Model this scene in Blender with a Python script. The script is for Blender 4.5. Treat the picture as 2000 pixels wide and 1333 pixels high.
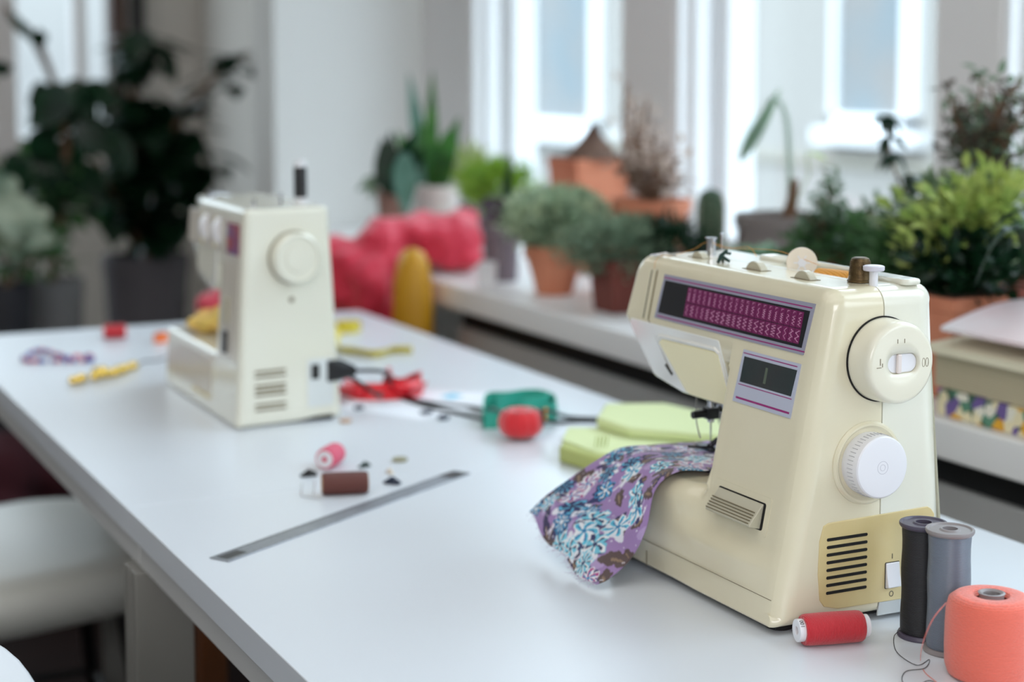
import bpy, bmesh, math, random
import numpy as np
from mathutils import Vector, Matrix
random.seed(7)
PI = math.pi
for o in list(bpy.data.objects): bpy.data.objects.remove(o)
COL = bpy.context.scene.collection

# ------------------------------------------------------------------ camera
F, HZ, VPX, CY = 3329., 131., -651., 435.
TZ = 0.75
CAM = Vector((0, 0, TZ + 0.43))
pitch = math.atan((CY - HZ) / F)
yaw = math.atan((1000 - VPX) / (F / math.cos(pitch)))
FW = Vector((math.sin(yaw) * math.cos(pitch), math.cos(yaw) * math.cos(pitch), -math.sin(pitch)))
RT = Vector((math.cos(yaw), -math.sin(yaw), 0))
UP = RT.cross(FW)
cd = bpy.data.cameras.new('camera')
cam = bpy.data.objects.new('camera', cd); COL.objects.link(cam)
cam.matrix_world = Matrix.Translation(CAM) @ Matrix((RT, UP, -FW)).transposed().to_4x4()
cd.sensor_width = 36; cd.lens = F * 36 / 2000; cd.shift_y = -(666.5 - CY) / 2000
cd.clip_start = 0.02; cd.clip_end = 100
cd.dof.use_dof = True; cd.dof.focus_distance = 1.29; cd.dof.aperture_fstop = 3.7
bpy.context.scene.camera = cam
# ------------------------------------------------------------------ light and exposure
sc = bpy.context.scene
w = bpy.data.worlds.new('world'); sc.world = w; w.use_nodes = True
nt = w.node_tree; bg = nt.nodes['Background']
bg.inputs['Strength'].default_value = 1.0      # overcast sky, brighter towards the zenith
_tc = nt.nodes.new('ShaderNodeTexCoord'); _sp = nt.nodes.new('ShaderNodeSeparateXYZ'); _rp = nt.nodes.new('ShaderNodeValToRGB')
_e = _rp.color_ramp.elements; _e[0].position = 0.0; _e[0].color = (.60, .66, .72, 1); _e[1].position = 1.0; _e[1].color = (5.0, 5.7, 6.5, 1)
_m = _e.new(.06); _m.color = (.72, .80, .86, 1); _m = _e.new(.30); _m.color = (3.2, 3.65, 4.1, 1)
nt.links.new(_tc.outputs['Generated'], _sp.inputs[0]); nt.links.new(_sp.outputs['Z'], _rp.inputs[0]); nt.links.new(_rp.outputs[0], bg.inputs['Color'])
sc.view_settings.view_transform = 'Standard'; sc.view_settings.look = 'None'
sc.view_settings.exposure = 0.28; sc.view_settings.gamma = 1
sc.view_settings.use_curve_mapping = False
def area_light(name, loc, rot, sx, sy, power, color):
    l = bpy.data.lights.new(name, 'AREA'); l.shape = 'RECTANGLE'; l.size = sx; l.size_y = sy
    l.energy = power; l.color = color
    o = bpy.data.objects.new(name, l); COL.objects.link(o); o.location = loc; o.rotation_euler = rot
    return o
# unseen fill panel added under the ceiling to light the table and machines
area_light('ceiling_fill_light', (-0.6, 1.0, 2.85), (0, 0, 0), 2.4, 3.0, 22, (1.0, 0.97, 0.93))
area_light('far_fill_light', (0.2, 5.2, 2.85), (0, 0, 0), 1.0, 1.0, 9, (1.0, 0.97, 0.93))  # unseen fill added to lift the far wall
# unseen fill light added behind the camera to brighten the near side
area_light('rear_fill_light', (-1.5, -2.7, 2.1), (math.radians(76), 0, math.radians(-28)), 2.2, 1.3, 62, (0.97, 0.97, 1.0))

# ------------------------------------------------------------------ helpers
def ray(x, y): return FW * F + RT * (x - 1000) - UP * (y - CY)
def atz(x, y, z=TZ): d = ray(x, y); return CAM + d * ((z - CAM.z) / d.z)
def atx(x, y, X): d = ray(x, y); return CAM + d * ((X - CAM.x) / d.x)
def aty(x, y, Y): d = ray(x, y); return CAM + d * ((Y - CAM.y) / d.y)
def s2l(c): return tuple(((v / 255) / 12.92 if v / 255 <= .04045 else ((v / 255 + .055) / 1.055) ** 2.4) for v in c)
def rgb(*c): return s2l(c) + (1,)
MATS = {}
def mat(name, c, rough=.5, metal=0, noise=None, bump=None, coat=0, trans=0, emit=None, spec=.5, sheen=0, alpha=1, wave=None, sss=0):
    m = bpy.data.materials.new(name); m.use_nodes = True; n = m.node_tree; b = n.nodes['Principled BSDF']
    b.inputs['Base Color'].default_value = rgb(*c); b.inputs['Roughness'].default_value = rough
    b.inputs['Metallic'].default_value = metal; b.inputs['Coat Weight'].default_value = coat
    b.inputs['Coat Roughness'].default_value = .08
    b.inputs['Transmission Weight'].default_value = trans; b.inputs['Specular IOR Level'].default_value = spec
    b.inputs['Sheen Weight'].default_value = sheen; b.inputs['Alpha'].default_value = alpha
    if sss: b.inputs['Subsurface Weight'].default_value = sss; b.inputs['Subsurface Radius'].default_value = (.01, .01, .008)
    tc = n.nodes.new('ShaderNodeTexCoord')
    if noise:   # (scale, second colour, stretch)
        sc_, c2, st = noise
        mp = n.nodes.new('ShaderNodeMapping'); mp.inputs['Scale'].default_value = st
        nz = n.nodes.new('ShaderNodeTexNoise'); nz.inputs['Scale'].default_value = sc_; nz.inputs['Detail'].default_value = 5
        rp = n.nodes.new('ShaderNodeValToRGB'); rp.color_ramp.elements[0].position = .35; rp.color_ramp.elements[1].position = .65
        rp.color_ramp.elements[0].color = rgb(*c); rp.color_ramp.elements[1].color = rgb(*c2)
        n.links.new(tc.outputs['Object'], mp.inputs[0]); n.links.new(mp.outputs[0], nz.inputs[0])
        n.links.new(nz.outputs['Fac'], rp.inputs[0]); n.links.new(rp.outputs[0], b.inputs['Base Color'])
    if bump:    # (scale, strength, distance)
        nz = n.nodes.new('ShaderNodeTexNoise'); nz.inputs['Scale'].default_value = bump[0]; nz.inputs['Detail'].default_value = 4
        bp = n.nodes.new('ShaderNodeBump'); bp.inputs['Strength'].default_value = bump[1]; bp.inputs['Distance'].default_value = bump[2]
        n.links.new(tc.outputs['Object'], nz.inputs[0]); n.links.new(nz.outputs['Fac'], bp.inputs['Height']); n.links.new(bp.outputs[0], b.inputs['Normal'])
    if wave:    # (direction, scale, distance, distortion)
        wv = n.nodes.new('ShaderNodeTexWave'); wv.bands_direction = wave[0]; wv.inputs['Scale'].default_value = wave[1]
        wv.inputs['Distortion'].default_value = wave[3]; wv.inputs['Detail'].default_value = 2; wv.inputs['Detail Scale'].default_value = 2
        bp = n.nodes.new('ShaderNodeBump'); bp.inputs['Strength'].default_value = .9; bp.inputs['Distance'].default_value = wave[2]
        n.links.new(tc.outputs['Object'], wv.inputs[0]); n.links.new(wv.outputs['Fac'], bp.inputs['Height']); n.links.new(bp.outputs[0], b.inputs['Normal'])
        mx = n.nodes.new('ShaderNodeMix'); mx.data_type = 'RGBA'
        mx.inputs[6].default_value = tuple(v * .88 for v in s2l(c)) + (1,); mx.inputs[7].default_value = tuple(min(1, v * 1.06) for v in s2l(c)) + (1,)
        n.links.new(wv.outputs['Fac'], mx.inputs[0]); n.links.new(mx.outputs[2], b.inputs['Base Color'])
    if emit: b.inputs['Emission Color'].default_value = rgb(*emit[0]); b.inputs['Emission Strength'].default_value = emit[1]
    MATS[name] = m; return m

class MB:
    """collects shapes into one bmesh"""
    def __init__(s): s.b = bmesh.new()
    def _new(s, verts, faces, mi=0):
        vs = [s.b.verts.new(v) for v in verts]
        for f in faces:
            try: fc = s.b.faces.new([vs[i] for i in f]); fc.material_index = mi
            except ValueError: pass
        return vs
    def box(s, x0, y0, z0, x1, y1, z1, M=None, mi=0):
        v = [Vector((x, y, z)) for z in (z0, z1) for y in (y0, y1) for x in (x0, x1)]
        if M: v = [M @ p for p in v]
        s._new(v, [(0, 2, 3, 1), (4, 5, 7, 6), (0, 1, 5, 4), (2, 6, 7, 3), (0, 4, 6, 2), (1, 3, 7, 5)], mi); return s
    def lathe(s, prof, seg=32, M=None, mi=0, close=True):
        """profile [(r,z)...] around Z"""
        vs = []; fs = []
        for r, z in prof:
            for k in range(seg):
                a = 2 * PI * k / seg; p = Vector((r * math.cos(a), r * math.sin(a), z)); vs.append(M @ p if M else p)
        for i in range(len(prof) - 1):
            for k in range(seg):
                k2 = (k + 1) % seg; fs.append((i * seg + k, i * seg + k2, (i + 1) * seg + k2, (i + 1) * seg + k))
        if close:
            fs.append(tuple(range(seg))[::-1]); fs.append(tuple((len(prof) - 1) * seg + k for k in range(seg)))
        s._new(vs, fs, mi); return s
    def cyl(s, p0, p1, r0, r1=None, seg=20, mi=0):
        p0, p1 = Vector(p0), Vector(p1); d = p1 - p0; q = d.to_track_quat('Z', 'Y').to_matrix().to_4x4()
        return s.lathe([(r0, 0), (r0 if r1 is None else r1, d.length)], seg, Matrix.Translation(p0) @ q, mi)
    def ell(s, c, r, seg=24, M=None, mi=0):
        rings = seg // 2; pr = []
        for i in range(rings + 1):
            a = -PI / 2 + PI * i / rings; pr.append((max(1e-5, math.cos(a)), math.sin(a)))
        T = Matrix.Translation(Vector(c)) @ (M or Matrix()) @ Matrix.Diagonal((r[0], r[1], r[2], 1))
        return s.lathe(pr, seg, T, mi)
    def tube(s, pts, r, seg=8, mi=0, caps=True):
        pts = [Vector(p) for p in pts]; n = len(pts); vs = []; fs = []
        rr = r if isinstance(r, (list, tuple)) else [r] * n
        prev = None
        for i, p in enumerate(pts):
            t = (pts[min(i + 1, n - 1)] - pts[max(i - 1, 0)]).normalized()
            if prev is None: a = t.orthogonal().normalized()
            else: a = (prev - t * prev.dot(t)); a = a.normalized() if a.length > 1e-6 else t.orthogonal().normalized()
            prev = a; bb = t.cross(a)
            for k in range(seg):
                an = 2 * PI * k / seg; vs.append(p + (a * math.cos(an) + bb * math.sin(an)) * rr[i])
        for i in range(n - 1):
            for k in range(seg):
                k2 = (k + 1) % seg; fs.append((i * seg + k, i * seg + k2, (i + 1) * seg + k2, (i + 1) * seg + k))
        if caps: fs.append(tuple(range(seg))[::-1]); fs.append(tuple((n - 1) * seg + k for k in range(seg)))
        s._new(vs, fs, mi); return s
    def grid(s, P, mi=0, closed_u=False):
        """P[i][j] points"""
        n, m = len(P), len(P[0]); fs = []
        for i in range(n - 1):
            for j in range(m - 1 + (1 if closed_u else 0)):
                j2 = (j + 1) % m; fs.append((i * m + j, i * m + j2, (i + 1) * m + j2, (i + 1) * m + j))
        s._new([Vector(p) for row in P for p in row], fs, mi); return s
    def prism(s, poly, fn, t0=0, t1=1, mi=0):
        """poly 2-D, fn(a,b,t)->3-D"""
        n = len(poly); vs = [fn(a, b, t0) for a, b in poly] + [fn(a, b, t1) for a, b in poly]
        fs = [tuple(range(n))[::-1], tuple(range(n, 2 * n))] + [(i, (i + 1) % n, n + (i + 1) % n, n + i) for i in range(n)]
        s._new(vs, fs, mi); return s
    def leaf(s, base, d, up, L, W, curl=0., fold=.15, seg=5, mi=0, tipw=.0, wave=0):
        base = Vector(base); d = Vector(d).normalized(); side = d.cross(Vector(up))
        side = side.normalized() if side.length > 1e-4 else d.orthogonal().normalized()
        nrm = side.cross(d).normalized(); vs = []; fs = []; p = base.copy(); dd = d.copy()
        for i in range(seg + 1):
            t = i / seg; wd = W * (math.sin(PI * min(1, (t * .94 + .06)) ** .8)) * .5 + (W * .03)
            if i == seg: wd = W * .02 + W * tipw
            nn = side.cross(dd).normalized()
            vs += [p - side * wd + nn * wd * fold * 2, p.copy(), p + side * wd + nn * wd * fold * 2]
            dd = (dd - nrm * curl / seg).normalized(); p = p + dd * (L / seg)
        for i in range(seg):
            a = i * 3; fs += [(a, a + 1, a + 4, a + 3), (a + 1, a + 2, a + 5, a + 4)]
        s._new(vs, fs, mi); return s
def leafpath(mb, pts, W, up=(0, 0, 1), fold=.12, tip=.05):
    """strap leaf following a path"""
    pts = spline(pts, 6); n_ = len(pts); vs = []; fs = []
    for i, p in enumerate(pts):
        t = (pts[min(i + 1, n_ - 1)] - pts[max(i - 1, 0)]).normalized(); sd = t.cross(Vector(up)).normalized(); nn = sd.cross(t)
        k = i / (n_ - 1); wd = W / 2 * (.55 + .45 * math.sin(PI * min(1, k * 1.3))) * (1 if k < .6 else max(tip, 1 - ((k - .6) / .4) ** 1.8))
        vs += [p - sd * wd + nn * wd * fold * 2, p.copy(), p + sd * wd + nn * wd * fold * 2]
    for i in range(n_ - 1): a = i * 3; fs += [(a, a + 1, a + 4, a + 3), (a + 1, a + 2, a + 5, a + 4)]
    mb._new(vs, fs)
def rbox(mb, x0, y0, z0, x1, y1, z1, r=.002, M=None):
    b2 = bmesh.new(); t = MB(); t.b.free(); t.b = b2; t.box(x0, y0, z0, x1, y1, z1, M)
    bmesh.ops.bevel(b2, geom=list(b2.edges), offset=r, segments=3, affect='EDGES', profile=.5)
    me = bpy.data.meshes.new('t'); b2.to_mesh(me); mb.b.from_mesh(me); bpy.data.meshes.remove(me); b2.free(); return mb

def obj(name, mb, m, parent=None, angle=28, bevel=None, loc=None, solid=None, sub=0, remesh=None, disp=None):
    me = bpy.data.meshes.new(name)
    bmesh.ops.recalc_face_normals(mb.b, faces=mb.b.faces)
    mb.b.to_mesh(me); mb.b.free()
    for x in (m if isinstance(m, (list, tuple)) else [m]): me.materials.append(x)
    me.polygons.foreach_set('use_smooth', [True] * len(me.polygons))
    if angle < 180: me.set_sharp_from_angle(angle=math.radians(angle))
    o = bpy.data.objects.new(name, me); COL.objects.link(o)
    if parent: o.parent = parent
    if loc is not None: o.location = loc
    if remesh:
        d = o.modifiers.new('r', 'REMESH'); d.mode = 'VOXEL'; d.voxel_size = remesh; d.use_smooth_shade = True
        d = o.modifiers.new('s', 'SMOOTH'); d.iterations = 4; d.factor = .6
    if disp:
        t = bpy.data.textures.new(name, 'CLOUDS'); t.noise_scale = disp[0]; t.noise_depth = 2
        d = o.modifiers.new('d', 'DISPLACE'); d.texture = t; d.strength = disp[1]; d.texture_coords = 'LOCAL'
    if solid: d = o.modifiers.new('t', 'SOLIDIFY'); d.thickness = solid; d.offset = 0
    if bevel: d = o.modifiers.new('b', 'BEVEL'); d.width = bevel; d.segments = 3; d.limit_method = 'ANGLE'; d.angle_limit = math.radians(40)
    if angle <= 60 and not sub and not remesh: d = o.modifiers.new('w', 'WEIGHTED_NORMAL'); d.keep_sharp = True; d.weight = 80
    if sub: d = o.modifiers.new('u', 'SUBSURF'); d.levels = sub; d.render_levels = sub
    return o
def tag(o, label=None, cat=None, group=None, kind=None):
    if label: o['label'] = label
    if cat: o['category'] = cat
    if group: o['group'] = group
    if kind: o['kind'] = kind
    return o
def empty(name, loc, label=None, cat=None, group=None, rz=0):
    o = bpy.data.objects.new(name, None); COL.objects.link(o); o.location = loc; o.rotation_euler = (0, 0, rz)
    o.empty_display_size = .02
    return tag(o, label, cat, group)
def struct(name, mb, m, bevel=None): return tag(obj(name, mb, m, bevel=bevel), kind='structure')
def copy_tree(o, parent=None):
    c = o.copy(); COL.objects.link(c); c.parent = parent
    for ch in [x for x in bpy.data.objects if x.parent == o]: copy_tree(ch, c)
    return c
def spline(pts, n=8):
    pts = [Vector(p) for p in pts]; out = []
    for i in range(len(pts) - 1):
        p0, p1, p2, p3 = pts[max(i - 1, 0)], pts[i], pts[i + 1], pts[min(i + 2, len(pts) - 1)]
        for k in range(n):
            t = k / n; out.append(.5 * ((2 * p1) + (p2 - p0) * t + (2 * p0 - 5 * p1 + 4 * p2 - p3) * t * t + (3 * p1 - p0 - 3 * p2 + p3) * t ** 3))
    return out + [pts[-1]]

# ------------------------------------------------------------------ materials
m_table = mat('white_laminate', (217, 222, 228), .32, bump=(400, .03, .0003))
m_edge = mat('white_table_edge', (205, 205, 203), .45); m_leg = mat('grey_leg_paint', (140, 138, 132), .5)
m_wall = mat('white_wall_paint', (226, 228, 226), .85, bump=(60, .05, .001))
m_gwall = mat('grey_wall_paint', (206, 202, 195), .9, bump=(60, .05, .001))
m_ceil = mat('ceiling_paint', (225, 225, 222), .9)
m_floor = mat('dark_floor_boards', (36, 21, 18), .9, spec=.1, noise=(3, (24, 15, 13), (1, 12, 1)))
m_frame = mat('white_window_plastic', (238, 240, 242), .4)
m_post = mat('grey_window_post', (226, 223, 222), .6)
m_brown = mat('brown_window_wood', (70, 40, 26), .5)
m_sill = mat('white_sill', (232, 231, 230), .4)
m_cab = mat('shaded_cabinet_paint', (196, 195, 192), .5)  # paint greyed to put the shade below the sill into its colour
m_black = mat('black_plastic', (16, 16, 18), .35)
m_rubber = mat('black_rubber', (12, 12, 13), .7)
m_cream = mat('cream_machine_plastic', (225, 217, 190), .22, coat=.5, spec=.5, noise=(9, (220, 211, 182), (1, 1, 1)))
m_cream2 = mat('pale_machine_plastic', (226, 224, 208), .22, coat=.5)
m_beige = mat('yellowed_vent_plastic', (205, 184, 128), .35, noise=(14, (214, 196, 146), (1, 1, 1)))
m_lampcream = mat('warm_cream_plastic', (250, 240, 196), .4)
m_wheel = mat('ivory_wheel_plastic', (228, 223, 203), .28, coat=.4)
m_wplast = mat('white_plastic', (228, 227, 230), .32, coat=.2)
m_chrome = mat('chrome', (200, 200, 205), .15, 1)
m_steel = mat('brushed_steel', (188, 191, 198), .42, 1, noise=(40, (160, 163, 170), (1, 30, 1)))
m_dsteel = mat('dark_steel', (70, 70, 74), .3, 1)
m_plate = mat('silver_grey_panel', (150, 150, 166), .35)
m_plate2 = mat('pale_silver_panel', (182, 186, 202), .35)
m_mag = mat('magenta_print', (150, 40, 112), .4)
m_cell = mat('dark_magenta_print', (112, 26, 82), .3)
m_glyph = mat('pink_glyph_print', (205, 150, 180), .4)
m_screen = mat('black_screen', (24, 26, 32), .12, coat=.6)
m_lcd = mat('dark_display_glass', (34, 52, 54), .08, coat=.8, noise=(22, (52, 54, 56), (1, 1, 1)))
m_lcdbar = mat('lcd_segment', (88, 98, 84), .3)
m_lever = mat('grey_beige_plastic', (188, 182, 160), .35)
m_hole = mat('dark_hollow', (14, 12, 9), .8)
m_groove = mat('groove_brown', (120, 108, 82), .7)  # one flat dull brown for grooves, seams, ribs and marks
m_red = mat('red_thread', (196, 26, 40), .65, wave=('X', 260, .0003, 3.), sheen=.3)
m_bthread = mat('black_thread', (20, 19, 24), .55, wave=('Z', 330, .00018, 1.), spec=.6)
m_gthread = mat('steel_grey_thread', (108, 118, 132), .30, wave=('Z', 330, .00018, 1.), spec=.7)
m_coral = mat('coral_thread', (240, 110, 88), .7, wave=('Z', 240, .00035, 5.), sheen=.4)
m_pink = mat('pink_thread', (226, 96, 122), .65, wave=('X', 190, .0004, 2.))
m_brownt = mat('brown_thread', (104, 56, 48), .6, wave=('X', 190, .0005, 1.5))
m_orange = mat('orange_thread', (226, 160, 72), .6, wave=('X', 190, .0005, 2.))
m_flangeB = mat('violet_grey_flange', (76, 70, 86), .4)
m_flangeG = mat('taupe_flange', (140, 134, 134), .4)
m_brass = mat('aged_brass', (112, 92, 62), .45, .85, noise=(160, (76, 62, 44), (1, 1, 1)))
m_bone = mat('bone_plastic', (228, 216, 198), .4, sss=.1)
m_dgreen = mat('dark_green_plastic', (16, 50, 42), .3)
m_navy = mat('navy_plastic', (28, 42, 66), .3)
m_paper = mat('white_paper', (236, 238, 244), .8)
m_yellow = mat('mustard_plastic', (206, 150, 30), .45)
m_tape = mat('yellow_tape', (226, 206, 70), .5)
m_jacket = mat('red_padded_cloth', (214, 44, 72), .6, bump=(35, .25, .004), sheen=.3)
m_tomato = mat('red_felt', (206, 28, 38), .8, bump=(300, .4, .001), sheen=.5)
m_ribbon = mat('red_satin', (226, 24, 40), .35)
m_teal = mat('teal_felt', (48, 164, 142), .7)
m_lime = mat('pale_lime_cloth', (214, 224, 170), .8, bump=(220, .2, .001))
m_limed = mat('lime_edge_cloth', (176, 184, 112), .8)
m_lace = mat('white_lace', (225, 225, 225), .8, alpha=.75)
m_gold = mat('gold_bead', (222, 190, 96), .25, .9)
m_terra = mat('terracotta', (208, 136, 106), .85, noise=(14, (196, 120, 90), (1, 1, 1)))
m_terrad = mat('dark_terracotta', (112, 54, 44), .8, noise=(10, (98, 46, 38), (1, 1, 1)))
m_pinkpot = mat('pink_clay', (206, 128, 118), .8)
m_whitepot = mat('white_ceramic', (232, 222, 218), .4)
m_taupepot = mat('brown_clay', (150, 116, 104), .8)
m_greypot = mat('grey_concrete', (112, 104, 100), .9)
m_plum = mat('plum_grey_plastic', (118, 106, 114), .6)
m_planter = mat('grey_planter', (92, 88, 92), .7)
m_blackpot = mat('black_planter', (28, 28, 34), .6)
m_soil = mat('soil', (52, 38, 28), .95, bump=(80, .6, .004))
def leafmat(n, a, b, r=.45, sc_=18):
    m = mat(n, a, r, noise=(sc_, b, (1, 1, 1)), spec=.5); t = m.node_tree; bs = t.nodes['Principled BSDF']
    tl_ = t.nodes.new('ShaderNodeBsdfTranslucent'); mx_ = t.nodes.new('ShaderNodeMixShader'); mx_.inputs[0].default_value = .38
    t.links.new(bs.inputs['Base Color'].links[0].from_socket, tl_.inputs[0]); t.links.new(bs.outputs[0], mx_.inputs[1]); t.links.new(tl_.outputs[0], mx_.inputs[2])
    t.links.new(mx_.outputs[0], t.nodes['Material Output'].inputs[0]); return m
l_dark = leafmat('dark_green_leaf', (24, 58, 34), (14, 40, 24), .35)
l_deep = leafmat('deep_green_leaf', (80, 116, 70), (44, 78, 44), .45)
l_mid = leafmat('mid_green_leaf', (74, 126, 56), (44, 92, 44))
l_bright = leafmat('bright_green_leaf', (156, 190, 70), (116, 156, 52), .6)
l_lime = leafmat('lime_leaf', (190, 200, 112), (128, 156, 70), .6, 30)
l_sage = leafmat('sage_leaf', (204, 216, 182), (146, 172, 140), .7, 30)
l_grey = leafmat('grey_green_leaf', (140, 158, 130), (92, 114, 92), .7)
l_bluegreen = leafmat('blue_green_leaf', (118, 156, 142), (84, 124, 108), .5)
l_purple = leafmat('purple_leaf', (62, 38, 54), (44, 26, 40), .5)
l_brown = leafmat('brown_stem_leaf', (150, 120, 104), (112, 88, 76), .7)
l_pale = leafmat('pale_pink_leaf', (232, 218, 206), (186, 162, 148), .7)
l_cactus = leafmat('cactus_skin', (86, 110, 84), (64, 88, 66), .7)
l_varie = leafmat('variegated_leaf', (52, 92, 66), (160, 170, 132), .5, 12)
m_twig = mat('brown_twig', (112, 84, 62), .8)
m_glass = bpy.data.materials.new('window_glass'); m_glass.use_nodes = True
n = m_glass.node_tree; n.nodes.clear()
out = n.nodes.new('ShaderNodeOutputMaterial'); tr = n.nodes.new('ShaderNodeBsdfTransparent'); gl = n.nodes.new('ShaderNodeBsdfGlossy')
gl.inputs['Roughness'].default_value = .02; mx = n.nodes.new('ShaderNodeMixShader')
tr.inputs[0].default_value = (.95, .98, .98, 1)
mx.inputs[0].default_value = .04; n.links.new(tr.outputs[0], mx.inputs[1]); n.links.new(gl.outputs[0], mx.inputs[2]); n.links.new(mx.outputs[0], out.inputs[0])

# ------------------------------------------------------------------ room shell
XW = 1.70; ZS = .79
struct('floor', MB().box(-3.6, -3, -.05, 1.95, 6.6, 0), m_floor)
struct('ceiling', MB().box(-3.6, -3, 2.9, 1.95, 6.6, 3.0), m_ceil)
struct('wall_left', MB().box(-3.7, -3, 0, -3.6, 6.6, 2.9), m_wall)
struct('wall_front', MB().box(-3.6, -3.1, 0, 1.95, -3, 2.9), m_wall)
struct('ground', MB().box(2.2, -30, -3.2, 60, 60, -3.0), mat('asphalt', (84, 84, 86), .9))
wr = MB()      # outer wall under and over the windows, with the white reveals between
wr.box(XW, -3, 0, 1.95, 3.95, .80).box(XW, -3, 2.5, 1.95, 3.95, 2.9)
struct('wall_right', wr, m_wall)
posts = [(3.665, 3.95), (2.756, 2.953), (1.873, 2.015), (.98, 1.13), (.02, .2)]
for i, (a, b) in enumerate(posts):
    struct('trim_%d' % (i + 1), MB().box(XW, a, .80, 1.83, b, 2.5), m_post, .004)
struct('wall_pier', MB().box(1.31, 3.95, 0, 1.95, 4.10, 2.9), m_wall, .004)
# far part of the room beyond the pier
fx0 = aty(243, 200, 6.5).x; fz = .86
wb = MB(); wb.box(fx0, 6.5, 0, 1.95, 6.6, 2.9).box(-3.6, 6.5, 0, fx0, 6.6, fz).box(-3.6, 6.5, 2.5, fx0, 6.6, 2.9).box(-3.6, 6.5, fz, -1, 6.6, 2.5)
struct('wall_back', wb, m_gwall)
struct('wall_right_far', MB().box(1.85, 4.1, 0, 1.95, 6.5, 2.9), m_gwall)

def window(idx, y0, y1, far_sash):
    root = empty('window_%d' % idx, (XW + .12, (y0 + y1) / 2, .8)); root['kind'] = 'structure'
    L = Vector((-(XW + .12), -(y0 + y1) / 2, -.8))
    f = MB(); x0, x1 = XW + .085, XW + .15; T = Matrix.Translation(L)
    f.box(x0, y0, .80, x1, y1, .86, T).box(x0, y0, 2.44, x1, y1, 2.5, T).box(x0, y0, .8, x1, y0 + .045, 2.5, T).box(x0, y1 - .055, .8, x1, y1, 2.5, T)
    obj('window_frame', f, m_frame, root, bevel=.004)
    j = MB(); j.box(XW + .004, y1 - .012, .80, x0, y1 - .001, 2.5, T).box(XW + .03, y1 - .03, .8, XW + .06, y1 - .012, 2.5, T)
    obj('window_reveal', j, m_frame, root, bevel=.002)
    g = MB(); g.box(x0 + .03, y0 + .04, .85, x0 + .036, y1 - .05, 2.45, T); obj('window_pane', g, m_glass, root)
    return root
window(1, 2.953, 3.665, 1); window(2, 2.015, 2.756, 1); window(3, 1.13, 1.873, 1); window(4, .2, .98, 1)
# far left window of brown wood in the back wall
root = empty('window_5', (.3, 6.52, fz)); root['kind'] = 'structure'
T = Matrix.Translation((-.3, -6.52, -fz)); f = MB()
f.box(fx0 - .05, 6.47, fz, fx0, 6.58, 2.5, T).box(-1, 6.47, 2.45, fx0, 6.58, 2.5, T)
obj('window_frame', f, m_brown, root, bevel=.003)
f = MB(); f.box(-1, 6.5, fz, fx0 - .05, 6.58, fz + .06, T)
xm = aty(156, 100, 6.5).x; f.box(xm - .02, 6.49, fz, xm + .02, 6.56, 2.46, T); xm2 = aty(20, 100, 6.5).x; f.box(xm2 - .07, 6.49, fz, xm2 + .02, 6.56, 2.46, T)
obj('window_mullion', f, m_post, root)
g = MB(); g.box(-1, 6.54, fz, fx0 - .05, 6.545, 2.46, T); obj('window_pane', g, m_glass, root)
bx0, bx1 = aty(256, 50, 6.46).x, aty(280, 50, 6.46).x
cu = MB(); cu.box(bx0, 6.43, 1.10, bx1, 6.497, 2.6)
tag(obj('blind_case', cu, m_black, bevel=.01), 'black narrow strip hanging on the grey wall beside the far brown window', 'blind')

# ------------------------------------------------------------------ building across the street
bd = empty('opposite_building', (9.0, 8, 0), 'pale building with white framed windows seen through the studio windows', 'building')
T = Matrix.Translation((-9.0, -8, 0))
m_fac = mat('pale_facade', (160, 157, 152), .9, bump=(3, .1, .01)); m_fband = mat('warm_facade_band', (158, 154, 142), .9)
m_fpane = mat('building_glass', (126, 138, 144), .6, spec=.3, noise=(1.2, (140, 138, 136), (1, 1, 1)))
f = MB(); f.box(9.0, -6, -3, 9.6, 30, 4.6, T); obj('facade', f, m_fac, bd)
fb = MB(); z0 = atx(1500, 300, 9.0).z; fb.box(8.97, -6, z0 - .06, 9.0, 30, z0 + .02, T); obj('string_course', fb, m_fband, bd)
for (a, b) in ((1003, 1178), (1243, 1424), (1634, 1800)):
    ya = atx(a, 131, 9.0).y; yb = atx(b, 131, 9.0).y; zb = atx((a + b) / 2, 250, 9.0).z
    w_ = MB(); w_.box(8.93, yb, zb - .02, 9.01, ya, zb + .10, T).box(8.93, yb, zb, 9.01, yb + .17, 3.1, T).box(8.93, ya - .06, zb, 9.01, ya, 3.1, T).box(8.93, yb, 3.0, 9.01, ya, 3.1, T)
    fo = obj('building_window', w_, m_frame, bd)
    p = MB(); p.box(8.97, yb + .1, zb, 8.99, ya, 3.05, T); obj('pane', p, m_fpane, fo)
    p = MB(); p.box(8.82, yb - .1, zb - .14, 9.01, ya + .1, zb - .02, T); obj('ledge', p, m_frame, fo)

# ------------------------------------------------------------------ window sill and cabinet below
sl = MB(); rbox(sl, 1.25, -1.5, ZS - .044, XW, 3.95, ZS, .004)
struct('trim_6', sl, m_sill)
cb = empty('cabinet_front', (1.30, 1.1, 0), 'grey low panelled cabinet running under the white window sill', 'cabinet')
T = Matrix.Translation((-1.30, -1.1, 0))
c = MB(); c.box(1.30, -1.5, .06, 1.34, 2.86, .70, T); obj('panel', c, m_cab, cb, bevel=.003)
c = MB(); c.box(1.31, -1.5, .70, 1.60, 2.86, .744, T); obj('shadow_gap', c, m_rubber, cb)  # solid black strip painted in for the shade under the sill
c = MB(); c.box(1.34, -1.5, 0, 1.68, 2.86, .06, T); obj('plinth', c, m_rubber, cb)
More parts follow.
